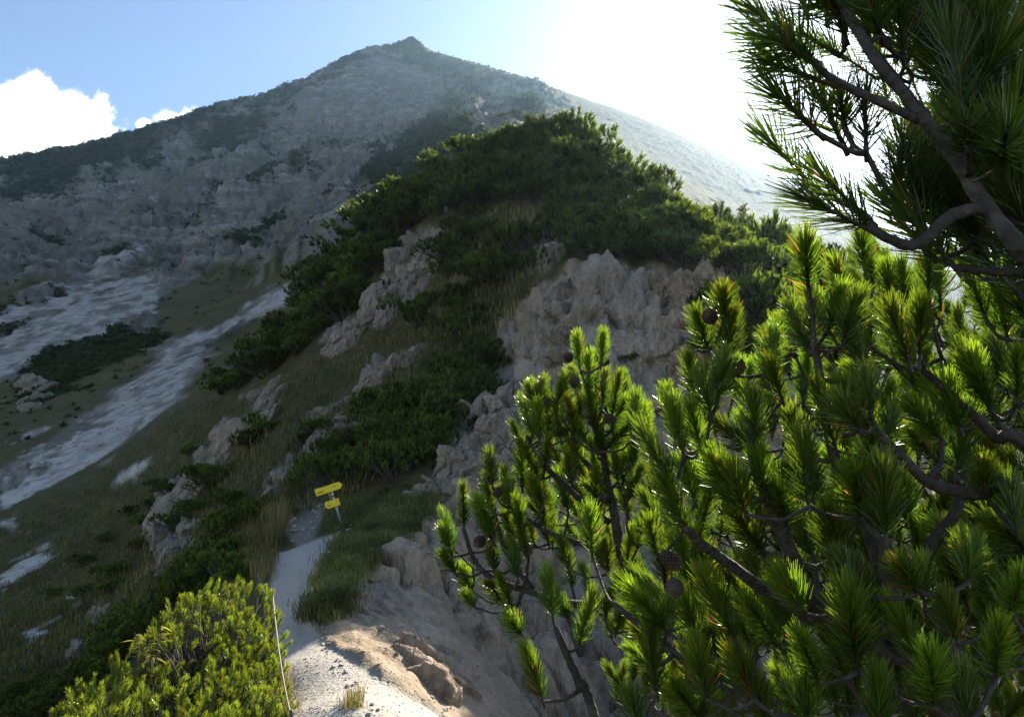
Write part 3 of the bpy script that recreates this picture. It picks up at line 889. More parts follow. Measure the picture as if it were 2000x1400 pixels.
outcrop('rock_slab', 'long pale rock rib climbing above the signpost',
        [(507,970),(540,922),(600,882),(640,852),(648,866),(600,905),(560,940),(522,982)], 20, (20, 36), (30, 60), lambda u, v: 48, M_ROCK, ROCKS, 13, mind=12, sink=0.40, rmin=18)
outcrop('rock_slab', 'grey rock face in the thicket under the white marker stone',
        [(705,640),(742,560),(785,485),(825,455),(858,462),(848,520),(800,580),(760,620)], 34, (30, 60), (50, 100), lambda u, v: 26, M_ROCK, ROCKS, 14, mind=17, sink=0.34, rmin=22)
outcrop('rock_slab', 'low grey rock band along the foot of the thicket',
        [(625,690),(652,645),(700,618),(718,640),(690,662),(640,696)], 10, (26, 42), (34, 60), lambda u, v: 35, M_ROCK, ROCKS, 15, mind=14, sink=0.3, rmin=22)
outcrop('rock_slab', 'grey rock band crossing the grass below the thicket',
        [(695,765),(725,722),(780,692),(828,672),(800,710),(740,748)], 14, (24, 40), (30, 56), lambda u, v: 48, M_ROCK, ROCKS, 16, mind=13, sink=0.28, rmin=20)
outcrop('rock_slab', 'lower grey rock band running down towards the signpost',
        [(605,862),(652,822),(720,792),(788,762),(798,775),(740,810),(680,840),(622,876)], 18, (22, 38), (28, 52), lambda u, v: 52, M_ROCK, ROCKS, 17, mind=13, sink=0.28, rmin=20)
outcrop('rock_slab', 'shaded grey rock step among bushes above the tower',
        [(1030,490),(1060,445),(1095,432),(1105,470),(1080,515),(1045,535)], 10, (30, 50), (40, 70), lambda u, v: 10, M_ROCK, ROCKS, 18, mind=16, sink=0.3, rmin=22)
outcrop('rock_slab', 'weathered boulder beside the dark thicket on the far left scree',
        [(35,800),(45,770),(70,750),(90,755),(80,785),(55,805)], 7, (28, 44), (36, 56), lz, M_ROCK, ROCKS, 19, mind=14, sink=0.25, rmin=70)
outcrop('rock_slab', 'lone grey rock low in the bushes at bottom left',
        [(140,1285),(150,1258),(168,1252),(164,1278),(150,1295)], 3, (24, 36), (34, 50), lz, M_ROCK, ROCKS, 20, mind=8, sink=0.2, rmin=14)
# white marker stone on the shoulder
g = ground_px(872, 416, 25) or P3(872, 416, 38)
place_rock('stone', SMALL[0], M_STONE, g + Vector((0, 0, .1)), (.42, .3, .26), (0.1, 0, 1), 0.4, label='small white stone at the edge of the thicket above the grey rock face', cat='stone')

# loose stones on the path, in the rubble and in the gully
rgS = np.random.default_rng(77)
def stones(poly, n, spx, grp, lab, rmin):
    for (u, v) in poly_points(poly, n, rgS, 3):
        g = ground_px(u, v, rmin)
        if g is None: continue
        s = rgS.uniform(*spx) / FPX * g.length
        place_rock('stone', SMALL[int(rgS.integers(6))], M_STONE, g + Vector((0, 0, s * .12)), (s, s * rgS.uniform(.7, 1.1), s * rgS.uniform(.45, .8)),
                   (rgS.normal() * .2, rgS.normal() * .2, 1), rgS.uniform(0, 6.28), label=lab, cat='stone', group=grp)
stones([(562,1060),(565,985),(600,950),(640,935),(635,975),(615,1040),(590,1062)], 42, (5, 15), 'stones in the rubble behind the path', 'pale angular stone in the rubble left of the signpost', 15)
stones([(600,1195),(640,1205),(680,1320),(760,1400),(720,1400),(640,1300),(615,1240)], 40, (4, 11), 'stones along the right path edge', 'small pale stone on the crumbling right edge of the path', 5)
stones([(700,1180),(800,1100),(900,1250),(1000,1390),(860,1390),(760,1260)], 46, (4, 13), 'stones on the eroded slope', 'small stone lying on the eroded tan slope', 6)
stones([(655,1032),(672,1022),(690,1024),(685,1036),(662,1040)], 6, (6, 12), 'stones round the sign post foot', 'pale stone at the foot of the signpost', 14)
stones([(10,960),(100,870),(300,730),(400,680),(300,820),(150,930)], 45, (5, 13), 'boulders in the scree gully', 'pale boulder in the broad scree gully at left', 60)

# gravel strewn over the path and the bank
def gravel(polys, n, seed):
    rg = np.random.default_rng(seed)
    P = []
    for poly, k in zip(polys, n):
        for (u, v) in poly_points(poly, k, rg):
            g = ground_px(u, v, 4)
            if g is not None and g.length < 20: P.append(g)
    P = np.array([p[:] for p in P]); m = len(P)
    o6 = np.array([(1,0,0),(-1,0,0),(0,1,0),(0,-1,0),(0,0,1),(0,0,-1)], float)
    f8 = np.array([(0,2,4),(2,1,4),(1,3,4),(3,0,4),(2,0,5),(1,2,5),(3,1,5),(0,3,5)])
    sz = 0.003 + 0.010 * rg.random(m) ** 3
    V = o6[None] * rg.uniform(.6, 1.3, (m, 6, 1)) * sz[:, None, None] * np.array([1, 1, .5])
    a = rg.uniform(0, 6.28, m); c, s_ = np.cos(a), np.sin(a)
    R = np.zeros((m, 3, 3)); R[:, 0, 0] = c; R[:, 0, 1] = -s_; R[:, 1, 0] = s_; R[:, 1, 1] = c; R[:, 2, 2] = 1
    V = np.einsum('nij,nkj->nki', R, V) + P[:, None] + np.array([0, 0, 1.]) * (sz * .25)[:, None, None]
    T = (f8[None] + (np.arange(m) * 6)[:, None, None]).reshape(-1, 3)
    me = mesh_np('gravel', V.reshape(-1, 3), T, smooth=False)
    link('gravel', me, M_STONE, kind='stuff', label='loose pale gravel strewn over the path and its crumbling edge', cat='gravel')
gravel([POLY_PATH, [(600,1195),(680,1170),(760,1120),(900,1240),(1000,1395),(830,1395),(740,1335),(640,1260)]], [2600, 2200], 88)
# ------------------------------------------------------------------ plants
def leaf_material(name, attr, transl=0.45, rough=0.33, spec=0.5, tint=(1, 1, 1)):
    m, nt, out = new_mat(name)
    L = nt.links
    a = N(nt, 'ShaderNodeAttribute', attribute_name=attr)
    oi = N(nt, 'ShaderNodeObjectInfo')
    hs = N(nt, 'ShaderNodeHueSaturation')
    hs.inputs['Saturation'].default_value = 1.0
    L.new(math_(nt, 'ADD', 0.68, math_(nt, 'MULTIPLY', oi.outputs['Random'], 0.64)), hs.inputs['Value'])
    L.new(math_(nt, 'ADD', 0.49, math_(nt, 'MULTIPLY', oi.outputs['Random'], 0.02)), hs.inputs['Hue'])
    L.new(a.outputs['Color'], hs.inputs['Color'])
    bs = N(nt, 'ShaderNodeBsdfPrincipled', Roughness=rough)
    bs.inputs['Specular IOR Level'].default_value = spec
    L.new(hs.outputs[0], bs.inputs['Base Color'])
    tr = N(nt, 'ShaderNodeBsdfTranslucent')
    tcol = mixc(nt, 1.0, hs.outputs[0], (1.55, 1.65, 0.75), 'MULTIPLY')
    L.new(tcol, tr.inputs['Color'])
    mx = N(nt, 'ShaderNodeMixShader'); mx.inputs[0].default_value = transl
    L.new(bs.outputs[0], mx.inputs[1]); L.new(tr.outputs[0], mx.inputs[2])
    L.new(mx.outputs[0], out.inputs['Surface'])
    return m
M_NEEDLE = leaf_material('pine_needles', 'tone', 0.55, 0.30, 0.55)
M_BUSH = leaf_material('pine_foliage', 'tone', 0.5, 0.45, 0.35)
M_GRASS = leaf_material('grass_blades', 'tone', 0.35, 0.6, 0.2)
M_FARSHRUB = leaf_material('far_foliage', 'tone', 0.30, 0.8, 0.1)
def bark_material():
    m, nt, out = new_mat('pine_bark')
    L = nt.links
    tc = N(nt, 'ShaderNodeTexCoord'); vec = tc.outputs['Object']
    n1 = noise(nt, vec, 60, 5, 0.7); n2 = noise(nt, vec, 14, 3, 0.6)
    col = ramp(nt, math_(nt, 'ADD', math_(nt, 'MULTIPLY', n1, .6), math_(nt, 'MULTIPLY', n2, .4)), [(0.32, (0.020, 0.015, 0.012)), (0.5, (0.055, 0.043, 0.034)), (0.68, (0.12, 0.10, 0.085))])
    vo = N(nt, 'ShaderNodeTexVoronoi', Scale=110.0); L.new(vec, vo.inputs['Vector'])
    bs = N(nt, 'ShaderNodeBsdfPrincipled', Roughness=0.85)
    L.new(col, bs.inputs['Base Color'])
    b = N(nt, 'ShaderNodeBump', Strength=0.9, Distance=0.004)
    L.new(math_(nt, 'ADD', n1, vo.outputs['Distance']), b.inputs['Height']); L.new(b.outputs[0], bs.inputs['Normal'])
    L.new(bs.outputs[0], out.inputs['Surface'])
    return m
M_BARK = bark_material()
def plain(name, c0, c1, scale, rough=0.8, metal=0.0):
    m, nt, out = new_mat(name)
    tc = N(nt, 'ShaderNodeTexCoord')
    col = ramp(nt, noise(nt, tc.outputs['Object'], scale, 5, 0.65), [(0.35, c0), (0.65, c1)])
    bs = N(nt, 'ShaderNodeBsdfPrincipled', Roughness=rough, Metallic=metal)
    nt.links.new(col, bs.inputs['Base Color']); nt.links.new(bs.outputs[0], out.inputs['Surface'])
    return m
M_DEAD = plain('weathered_wood', (0.17, 0.155, 0.14), (0.36, 0.34, 0.31), 30)
M_CONE = plain('cone_scales', (0.05, 0.03, 0.02), (0.13, 0.085, 0.055), 90)

def needles(rg, n, L, nlen, wid, base_a=56, tip_a=14, segs=2, s0=0.02, tuft=0.0, dead=0.03,
            c_new=(0.165, 0.225, 0.022), c_old=(0.036, 0.075, 0.016)):  # newer needles paler; sunlit tips and shaded insides also put into the tones
    """ribbons set round an axis from (0,0,0) to (0,0,L): verts, quads, colours"""
    s = rg.uniform(s0, 1, n) ** 0.85
    az = np.arange(n) * 2.39996 + rg.normal(size=n) * 0.35
    k = s ** 1.6
    ang = np.radians(base_a * (1 - k) + tip_a * k + rg.normal(size=n) * 9)
    ang = np.abs(ang)
    le = nlen * rg.uniform(0.75, 1.12, n) * (0.85 + 0.25 * (1 - np.abs(s - 0.6)))
    rad = np.stack([np.cos(az), np.sin(az), np.zeros(n)], -1)
    d0 = rad * np.sin(ang)[:, None] + np.array([0, 0, 1.0]) * np.cos(ang)[:, None]
    side = np.stack([-np.sin(az), np.cos(az), np.zeros(n)], -1)
    tw = rg.uniform(0, 6.28, n)
    nn = np.cross(side, d0)
    wv = side * np.cos(tw)[:, None] + nn * np.sin(tw)[:, None]
    p0 = np.array([0, 0, 1.0]) * (s * L)[:, None] + rad * 0.0025
    bend = np.array([0, 0, 1.0]) * 0.22 * np.sin(ang)[:, None] + side * (rg.normal(size=n) * 0.08)[:, None]
    V = []
    for i in range(segs + 1):
        f = i / segs
        c = p0 + d0 * (le * f)[:, None] + bend * (le * f * f)[:, None]
        hw = wid * 0.5 * (1.0 if f < 0.99 else 0.45)
        V.append(c - wv * hw); V.append(c + wv * hw)
    V = np.stack(V, 1)             # n, 2*(segs+1), 3
    nv = 2 * (segs + 1)
    base = (np.arange(n) * nv)[:, None]
    Q = np.concatenate([base + np.array([[2*i, 2*i+1, 2*i+3, 2*i+2]]) for i in range(segs)], 0)
    t = np.clip(s + rg.normal(size=n) * 0.18, 0, 1)[:, None]
    col = np.array(c_old) * (1 - t) + np.array(c_new) * t
    col = col * rg.uniform(0.75, 1.25, (n, 1))
    dd = rg.random(n) < dead
    col[dd] = np.array([0.33, 0.12, 0.025]) * rg.uniform(0.6, 1.2, (dd.sum(), 1))
    return V.reshape(-1, 3), Q, np.repeat(col, nv, 0)

def shoot_mesh(seed, L, n, nlen, wid, segs=2, stem=0.0032, dead=0.03, **kw):
    rg = np.random.default_rng(seed)
    V, Q, Cc = needles(rg, n, L, nlen, wid, segs=segs, dead=dead, **kw)
    b = MB(); b.tube([(0, 0, -0.01), (0, 0, L * .5), (0, 0, L * .98)], [stem, stem * .9, stem * .5], 5)
    sv = np.concatenate(b.v); sq = np.concatenate(b.q); st = np.concatenate(b.t)
    q = np.concatenate([Q, sq + len(V)]); t = st + len(V)
    me = mesh_np('shoot', np.concatenate([V, sv]), t, q, smooth=False)
    set_attr(me, 'tone', np.concatenate([Cc, np.tile([[0.09, 0.06, 0.035]], (len(sv), 1))]))
    me.materials.append(M_NEEDLE)
    return me
# shoots by length class (metres), drawn close
SH = {}
for k, L in enumerate((0.05, 0.075, 0.10, 0.14, 0.20)):
    SH[L] = [shoot_mesh(500 + k * 10 + j, L, int(190 + 2200 * L), 0.033 + .003 * (j % 2), 0.0016, dead=0.012 if j else 0.07) for j in range(4)]
SHA = {L: [shoot_mesh(800 + k * 10 + j, L, int(80 + 800 * L), 0.043, 0.0016, dead=0.02, c_new=(.09, .13, .02), c_old=(.03, .055, .014)) for j in range(4)] for k, L in enumerate((0.05, 0.075, 0.10, 0.14))}  # darker tones: the backlit silhouette is put into the needle colour
# the same for plants a few metres away: fewer, wider needles
SHM = [shoot_mesh(700 + j, 0.11, 120, 0.040, 0.0034, segs=1, dead=0.02, c_new=(0.19, 0.215, 0.025), c_old=(0.045, 0.085, 0.018)) for j in range(6)]  # tips yellower and brighter, sunlight painted into their colour

def cone_mesh():
    n = 90; V = []; T = []
    mb = MB()
    for i in range(n):
        f = (i + 0.5) / n; a = i * 2.39996
        z = f * 0.05; r = 0.017 * math.sin(math.pi * min(1, (f * 0.86 + 0.12))) ** 0.7
        c = Vector((math.cos(a) * r, math.sin(a) * r, z)); o = Vector((math.cos(a), math.sin(a), 0.55)).normalized()
        s = Vector((-math.sin(a), math.cos(a), 0)); w = 0.0052; l = 0.007
        up = o.cross(s)
        mb.add([tuple(c - s * w - o * .006), tuple(c + s * w - o * .006), tuple(c + s * w * .9 + o * l), tuple(c - s * w * .9 + o * l), tuple(c + o * l * .6 - up * .005)],
               [(0, 1, 2, 3)], [(0, 4, 1), (1, 4, 2), (2, 4, 3), (3, 4, 0)])
    mb.tube([(0, 0, 0), (0, 0, .012), (0, 0, .03), (0, 0, .048)], [.006, .014, .013, .004], 8)
    me = mb.mesh('cone', False); me.materials.append(M_CONE); return me
CONE = cone_mesh()

class Pine:
    """a foreground mountain pine: limbs sighted in the photograph, shoots joined to the nearest limb"""
    def __init__(s, name, label, base, seed):
        s.root = link(name, None, label=label, cat='pine'); s.root.location = base
        s.base = base; s.mb = MB(); s.nodes = []; s.rad = []; s.rg = np.random.default_rng(seed); s.shoots = []; s.nshoot = 0
    def limb(s, pts, r0, r1, k=9):
        """pts: list of (u, v, r)"""
        P = [P3(*p) if not isinstance(p, Vector) else p for p in pts]
        # subdivide with a smooth curve and a little crookedness
        Q = []
        n = len(P)
        for i in range(n - 1):
            p0, p1, p2, p3 = P[max(i-1, 0)], P[i], P[i+1], P[min(i+2, n-1)]
            for j in range(5):
                t = j / 5
                q = 0.5 * ((2 * p1) + (p2 - p0) * t + (2*p0 - 5*p1 + 4*p2 - p3) * t*t + (3*p1 - p0 - 3*p2 + p3) * t**3)
                Q.append(q)
        Q.append(P[-1])
        m = len(Q)
        rr = []
        for i, q in enumerate(Q):
            f = i / (m - 1); r = r0 * (1 - f) + r1 * f
            if 0 < i < m - 1: q = q + Vector(s.rg.normal(size=3)) * r * 0.07
            rr.append(r * s.rg.uniform(.97, 1.04)); Q[i] = q
            s.nodes.append(q); s.rad.append(r)
        s.mb.tube([q - s.base for q in Q], rr, k)
    def want(s, tip, bas, r, rt=None):
        rt = r if rt is None else rt
        s.shoots.append((P3(bas[0], bas[1], r), P3(tip[0], tip[1], rt)))
    def fill(s, poly, n, r, ln, lean=-0.25, mind=14):
        for (u, v) in poly_points(poly, n, s.rg, mind):
            rr = s.rg.uniform(*r)
            b = P3(u, v, rr)
            d = Vector((lean + s.rg.normal() * .4, s.rg.normal() * .4, 1 + s.rg.normal() * .15)).normalized()
            s.shoots.append((b, b + d * s.rg.uniform(*ln)))
    def build(s, meshes=SH, maxtwig=0.6):
        todo = list(s.shoots)
        nodes = np.array([n[:] for n in s.nodes]); rad = list(s.rad)
        bases = np.array([b[:] for b, t in todo])
        best = np.full(len(todo), 1e9); who = np.zeros(len(todo), int)
        def upd(start):
            nonlocal best, who
            d = np.linalg.norm(bases[:, None] - nodes[None, start:], axis=-1)
            # prefer joints lower than the shoot
            d = d + np.maximum(0, nodes[None, start:, 2] - bases[:, None, 2]) * 0.8
            j = d.argmin(1); dm = d[np.arange(len(todo)), j]
            b = dm < best
            best = np.where(b, dm, best); who = np.where(b, j + start, who)
        upd(0)
        done = np.zeros(len(todo), bool)
        while not done.all():
            i = int(np.where(done, 1e9, best).argmin())
            done[i] = True
            b, t = todo[i]
            L = (t - b).length
            keys = list(meshes.keys()); key = min(keys, key=lambda k: abs(math.log(k / L)))
            me = meshes[key][int(s.rg.integers(4))]
            sc_ = L / key
            o = link('shoot', me, None, s.root)
            o.location = b - s.base
            o.rotation_mode = 'QUATERNION'
            o.rotation_quaternion = (t - b).to_track_quat('Z', 'Y') @ Quaternion((0, 0, 1), s.rg.uniform(0, 6.28))
            w = (0.5 + 0.5 * sc_) * s.rg.uniform(.70, 1.06)
            o.scale = (w, w, sc_)
            # twig
            a = Vector(nodes[who[i]]); ra = min(rad[who[i]] * 0.6, 0.0062)
            d = b - a
            if d.length > 0.012:
                dirb = (t - b).normalized()
                mid = a + d * 0.55 - dirb * d.length * 0.16 + Vector(s.rg.normal(size=3)) * d.length * 0.04
                seq = [a, a + (mid - a) * .5 + Vector((0, 0, -0.03)) * d.length, mid, b, b + dirb * 0.01]
                ra = max(ra, 0.0034)
                s.mb.tube([q - s.base for q in seq], [ra, ra * .9, ra * .8, 0.0032, 0.003], 6)
                new = [mid, b]
                st = len(nodes)
                nodes = np.concatenate([nodes, np.array([q[:] for q in new])]); rad += [ra * .8, 0.0036]
                upd(st)
        link('trunk', s.mb.mesh('trunk'), M_BARK, s.root)
    def cones(s, lst):
        for (u, v, r) in lst:
            o = link('cone', CONE, None, s.root); o.location = P3(u, v, r) - s.base
            o.rotation_euler = (s.rg.uniform(.6, 2.2), s.rg.uniform(-.5, .5), s.rg.uniform(0, 6.28)); o.scale = [s.rg.uniform(.5, .68)] * 3

def gz(x, y, dz=-0.05): return Vector((x, y, ground_xy(x, y) + dz))

# --- pine with branches reaching in from the top right corner
bA = gz(1.02, 1.0)
tA = Pine('mountain_pine', 'tall pine leaning in at top right, long dark needles against the white sky', bA, 21)
rA = 0.82
tA.limb([bA, Vector((1.0, .98, -.9)), P3(2200, 800, 1.1), P3(2090, 600, .95), (2010, 505, rA), (1930, 410, rA), (1860, 300, rA), (1780, 200, rA), (1710, 115, rA), (1640, 0, .85), (1600, -90, .87)], 0.0105, 0.004, 12)
tA.limb([(1795, 235, rA), (1700, 190, .80), (1620, 150, .79), (1560, 90, .78), (1500, 45, .78)], 0.0042, 0.0032)
tA.limb([(1930, 408, rA), (1860, 420, .80), (1795, 476, .78), (1745, 470, .77), (1690, 440, .77)], 0.0062, 0.004)
tA.limb([(2100, 600, .95), (1990, 470, .92), (1960, 330, .95), (1900, 200, .97), (1880, 100, 1.0)], 0.0065, 0.004)
tA.limb([(1990, 450, .90), (2020, 300, .9), (2010, 200, .9), (1990, 120, .9)], 0.008, 0.004)
for tip, bas, r in [((1452,5),(1560,85),.78),((1500,70),(1585,118),.79),((1495,120),(1620,165),.79),((1512,178),(1600,262),.82),((1492,262),(1590,368),.80),
    ((1572,385),(1700,450),.77),((1600,340),(1700,430),.80),((1688,180),(1692,300),.86),((1640,180),(1650,250),.88),((1765,255),(1752,390),.88),((1852,60),(1880,215),.80),((1975,70),(1905,170),.85),
    ((1752,-10),(1765,115),.9),((1690,-40),(1720,70),.86),((1885,238),(1892,300),.78),((1785,335),(1795,430),.9),((1965,255),(1960,330),.84),((1815,-20),(1850,80),.92),
    ((1935,-30),(1930,90),.9),((1998,170),(1940,255),.9),((1620,-30),(1650,70),.88),((1560,-30),(1640,30),.86),((1990,330),(1960,420),.86),((1855,380),(1900,470),.95),((1920,170),(1925,280),.95),((1600,180),(1650,290),.9),((1540,50),(1640,110),.9)]:
    tA.want(tip, bas, r, r + tA.rg.uniform(-.06, .04))
tA.fill([(1560,30),(1660,-40),(2060,-60),(2060,430),(1930,350),(1800,130),(1700,60)], 58, (.9, 1.35), (.07, .14), -0.35, 22)
tA.fill([(1640,-60),(2060,-60),(2060,480),(1900,470),(1800,330),(1700,200)], 60, (1.25, 1.9), (.09, .15), -0.35, 26)
tA.fill([(1850,380),(2060,380),(2060,600),(1900,560),(1780,500)], 34, (.85, 1.3), (.07, .12), -0.4, 20)
tA.build(SHA)

# --- the big pine filling the lower right
bB = gz(0.86, 1.42)
tB = Pine('mountain_pine', 'big dense pine filling the lower right corner, bright green shoot tips', bB, 22)
tB.limb([bB, Vector((bB.x - .02, bB.y, bB.z + .25)), (1850, 1330, 1.55), (1790, 1270, 1.45), (1740, 1190, 1.4), (1735, 1060, 1.35)], 0.045, 0.012, 12)
tB.limb([(1800, 1290, 1.5), (1680, 1250, 1.4), (1580, 1160, 1.3), (1545, 1080, 1.26), (1505, 985, 1.22), (1472, 900, 1.2), (1468, 820, 1.2)], 0.018, 0.005)
tB.limb([(1620, 1210, 1.35), (1540, 1180, 1.3), (1430, 1105, 1.25), (1345, 1040, 1.2), (1300, 960, 1.18)], 0.012, 0.005)
tB.limb([(1740, 1180, 1.4), (1690, 1010, 1.4), (1640, 920, 1.35), (1610, 800, 1.3), (1590, 660, 1.25)], 0.013, 0.005)
tB.limb([(1740, 1150, 1.42), (1800, 1094, 1.42), (1835, 1040, 1.42), (1871, 985, 1.42), (1880, 850, 1.45), (1840, 700, 1.45)], 0.013, 0.005)
tB.limb([Vector((1.3, 1.5, -.5)), (2030, 985, 1.3), (1900, 965, 1.25), (1820, 945, 1.22), (1770, 900, 1.2), (1720, 850, 1.18)], 0.012, 0.005)
tB.limb([Vector((1.35, 1.6, -.4)), (2030, 890, 1.4), (1950, 855, 1.38), (1890, 800, 1.36), (1800, 720, 1.32)], 0.012, 0.005)
tB.limb([(1850, 1330, 1.55), (1600, 1420, 1.5), (1400, 1330, 1.5), (1300, 1260, 1.5), (1200, 1180, 1.55)], 0.014, 0.005)
tB.limb([Vector((.42, 1.5, -1.45)), (1170, 1430, 1.5), (1135, 1345, 1.5), (1110, 1285, 1.5), (1085, 1225, 1.5)], 0.010, 0.006)
B = [((1070,1120),(1082,1225),1.45),((1155,1170),(1125,1280),1.45),((1032,1280),(1065,1385),1.42),((1152,1005),(1158,1100),1.6),((1290,1062),(1302,1160),1.5),
 ((1412,575),(1416,630),1.32),((1428,620),(1420,712),1.3),((1362,620),(1388,695),1.34),((1345,705),(1362,790),1.3),((1412,700),(1400,795),1.22),((1372,735),(1392,825),1.2),
 ((1512,652),(1490,745),1.25),((1508,715),(1532,795),1.2),((1572,475),(1580,575),1.22),((1582,575),(1592,690),1.22),((1545,600),(1588,700),1.24),((1672,588),(1640,690),1.22),((1640,570),(1612,660),1.28),
 ((1655,555),(1660,600),1.6),((1682,468),(1692,545),1.7),((1702,520),(1706,575),1.7),((1302,768),(1312,815),1.5),((1318,790),(1330,880),1.28),((1350,800),(1372,890),1.22),
 ((1832,518),(1838,610),1.5),((1885,520),(1935,645),1.3),((1742,610),(1782,730),1.15),((1798,612),(1796,705),1.2),((1662,650),(1690,740),1.25),((1692,730),(1702,820),1.12),((1640,790),(1690,850),1.1),
 ((1258,845),(1330,985),1.12),((1300,950),(1352,1050),1.12),((1312,800),(1340,905),1.18),((1392,900),(1425,985),1.15),((1432,930),(1462,1015),1.12),((1470,785),(1482,905),1.15),((1482,900),(1500,980),1.15),
 ((1568,858),(1582,1010),1.08),((1598,760),(1640,900),1.2),((1722,920),(1732,1070),1.05),((1665,925),(1682,1025),1.12),((1762,1105),(1802,1165),1.1),((1640,1100),(1682,1165),1.08),((1922,915),(1932,985),1.2),
 ((1782,795),(1850,870),1.2),((1745,805),(1722,885),1.22),((1382,1138),(1445,1270),1.05),((1652,1160),(1682,1335),1.0),((1565,1248),(1605,1350),1.0),((1672,1108),(1692,1170),1.1),((1952,1228),(1942,1340),1.0),
 ((1818,1288),(1826,1395),.98),((1716,1338),(1718,1440),.98),((1362,1278),(1385,1380),1.1),((1482,1350),(1505,1430),1.1),((1802,1105),(1808,1205),1.15),((1995,1135),(1962,1215),1.1),((1462,1180),(1535,1280),1.15),
 ((1235,1365),(1250,1430),1.3),((1440,1010),(1500,1090),1.2),((1530,1130),(1580,1210),1.15),((1850,1180),(1870,1270),1.1),((1900,1060),(1890,1150),1.15),((1970,960),(1990,1050),1.15),((1990,700),(1985,800),1.2),
 ((1900,700),(1930,790),1.3),((1850,760),(1880,850),1.3),((1950,560),(1970,680),1.3),((1760,520),(1770,600),1.6),((1620,1010),(1640,1100),1.2),((1340,1180),(1370,1260),1.25),((1440,1290),(1480,1380),1.05),((1520,960),(1540,1040),1.2),((1570,1330),(1580,1430),.98),((1880,1330),(1890,1430),.98)]
for tip, bas, r in B:
    bas = (tip[0] + (bas[0] - tip[0]) * .86, tip[1] + (bas[1] - tip[1]) * .86)
    tB.want(tip, bas, r * 1.04, r * 1.04 + tB.rg.uniform(-.06, .05))
tB.fill([(1290,1000),(1400,800),(1560,680),(1700,600),(1850,560),(2060,520),(2060,1440),(1300,1440),(1230,1250)], 205, (1.3, 2.1), (.055, .115), -0.3, 23)
tB.build()
tB.cones([(1327,1103,1.22),(1321,1157,1.2),(1391,623,1.3),(1449,709,1.3)])

# --- the smaller pine standing left of it
bC = gz(0.62, 2.15)
tC = Pine('mountain_pine', 'smaller open pine with brown cones standing before the rock tower', bC, 23)
tC.limb([bC, Vector((bC.x, bC.y, bC.z + .2)), (1340, 1290, 2.25), (1264, 1172, 2.25), (1216, 1080, 2.25), (1200, 1000, 2.25), (1182, 920, 2.25), (1172, 810, 2.25), (1160, 720, 2.25)], 0.026, 0.005, 10)
tC.limb([(1190, 1020, 2.25), (1108, 952, 2.2), (1046, 890, 2.18), (1028, 850, 2.18)], 0.010, 0.005)
tC.limb([(1182, 935, 2.25), (1128, 885, 2.25), (1096, 835, 2.25), (1085, 790, 2.25)], 0.008, 0.004)
tC.limb([(1262, 1170, 2.25), (1130, 1180, 2.2), (1020, 1150, 2.15), (960, 1128, 2.15), (925, 1090, 2.15), (905, 1030, 2.15)], 0.012, 0.005)
tC.limb([(1220, 1085, 2.25), (1100, 1050, 2.2), (1040, 1020, 2.2), (1000, 985, 2.2)], 0.009, 0.004)
tC.limb([(1040, 1150, 2.2), (985, 1070, 2.3), (965, 990, 2.3), (957, 930, 2.3)], 0.009, 0.004)
Cc = [((1128,664),(1133,722)),((1178,658),(1174,715)),((1150,700),(1150,765)),((1183,730),(1176,800)),((1208,740),(1196,810)),((1062,743),(1050,795)),((1100,748),(1085,800)),((1032,758),(1048,815)),((1020,785),(1042,850)),
 ((1050,798),(1056,860)),((1086,792),(1096,862)),((1112,785),(1122,852)),((1150,762),(1160,842)),((1218,785),(1192,842)),((1242,776),(1246,850)),((1228,830),(1180,882)),((1130,832),(1162,882)),((1003,832),(1030,888)),
 ((1070,865),(1062,925)),((1028,878),(1052,935)),((1202,885),(1206,940)),((1165,922),(1162,1000)),((1040,930),(1062,1000)),((956,888),(962,950)),((950,935),(962,1000)),((905,953),(906,1030)),((868,1008),(888,1075)),
 ((936,985),(962,1045)),((995,945),(1000,992)),((1012,985),(1022,1045)),((1060,998),(1072,1062)),((1038,935),(1062,990)),((945,1008),(966,1062)),((990,1012),(1006,1062)),((866,1038),(886,1085)),((870,1088),(890,1120)),
 ((960,1078),(966,1115)),((1000,1072),(1012,1130)),((905,1118),(922,1152)),((912,1162),(928,1186)),((1020,1042),(1032,1092)),((976,1128),(1002,1192)),((955,1140),(985,1180)),((1096,1058),(1112,1112)),((1112,1088),(1118,1152)),
 ((1000,1212),(1018,1238)),((1196,1158),(1182,1202)),((1216,1192),(1202,1238)),((1130,900),(1150,960)),((1105,880),(1115,940)),((1230,880),(1215,950)),((1250,920),(1225,980)),((1090,930),(1110,1000)),((1245,840),(1240,900)),((1265,800),(1262,860)),
 ((1180,1060),(1190,1120)),((1230,1040),(1225,1110)),((1260,1000),(1245,1070)),((1140,1110),(1160,1170)),((1085,1150),(1110,1210)),((1240,1120),(1245,1190))]
for tip, bas in Cc:
    r = 2.2 + tC.rg.uniform(-.15, .12)
    tC.want(tip, bas, r, r + tC.rg.uniform(-.08, .06))
tC.fill([(960,1080),(1010,900),(1060,800),(1130,720),(1230,790),(1280,900),(1300,1050),(1250,1160),(1100,1080),(1020,1120)], 62, (2.2, 2.55), (.07, .12), -0.15, 18)
tC.fill([(1180,1230),(1330,1230),(1330,1400),(1200,1400)], 10, (2.1, 2.5), (.07, .12), -0.15, 30)
tC.build()
tC.cones([(1179,816,2.1),(1071,787,2.1),(1107,840,2.1),(1122,740,2.1),(1111,704,2.15),(1170,708,2.15),(966,967,2.15),(1179,975,1.9),(953,936,2.2),(943,1054,2.1)])

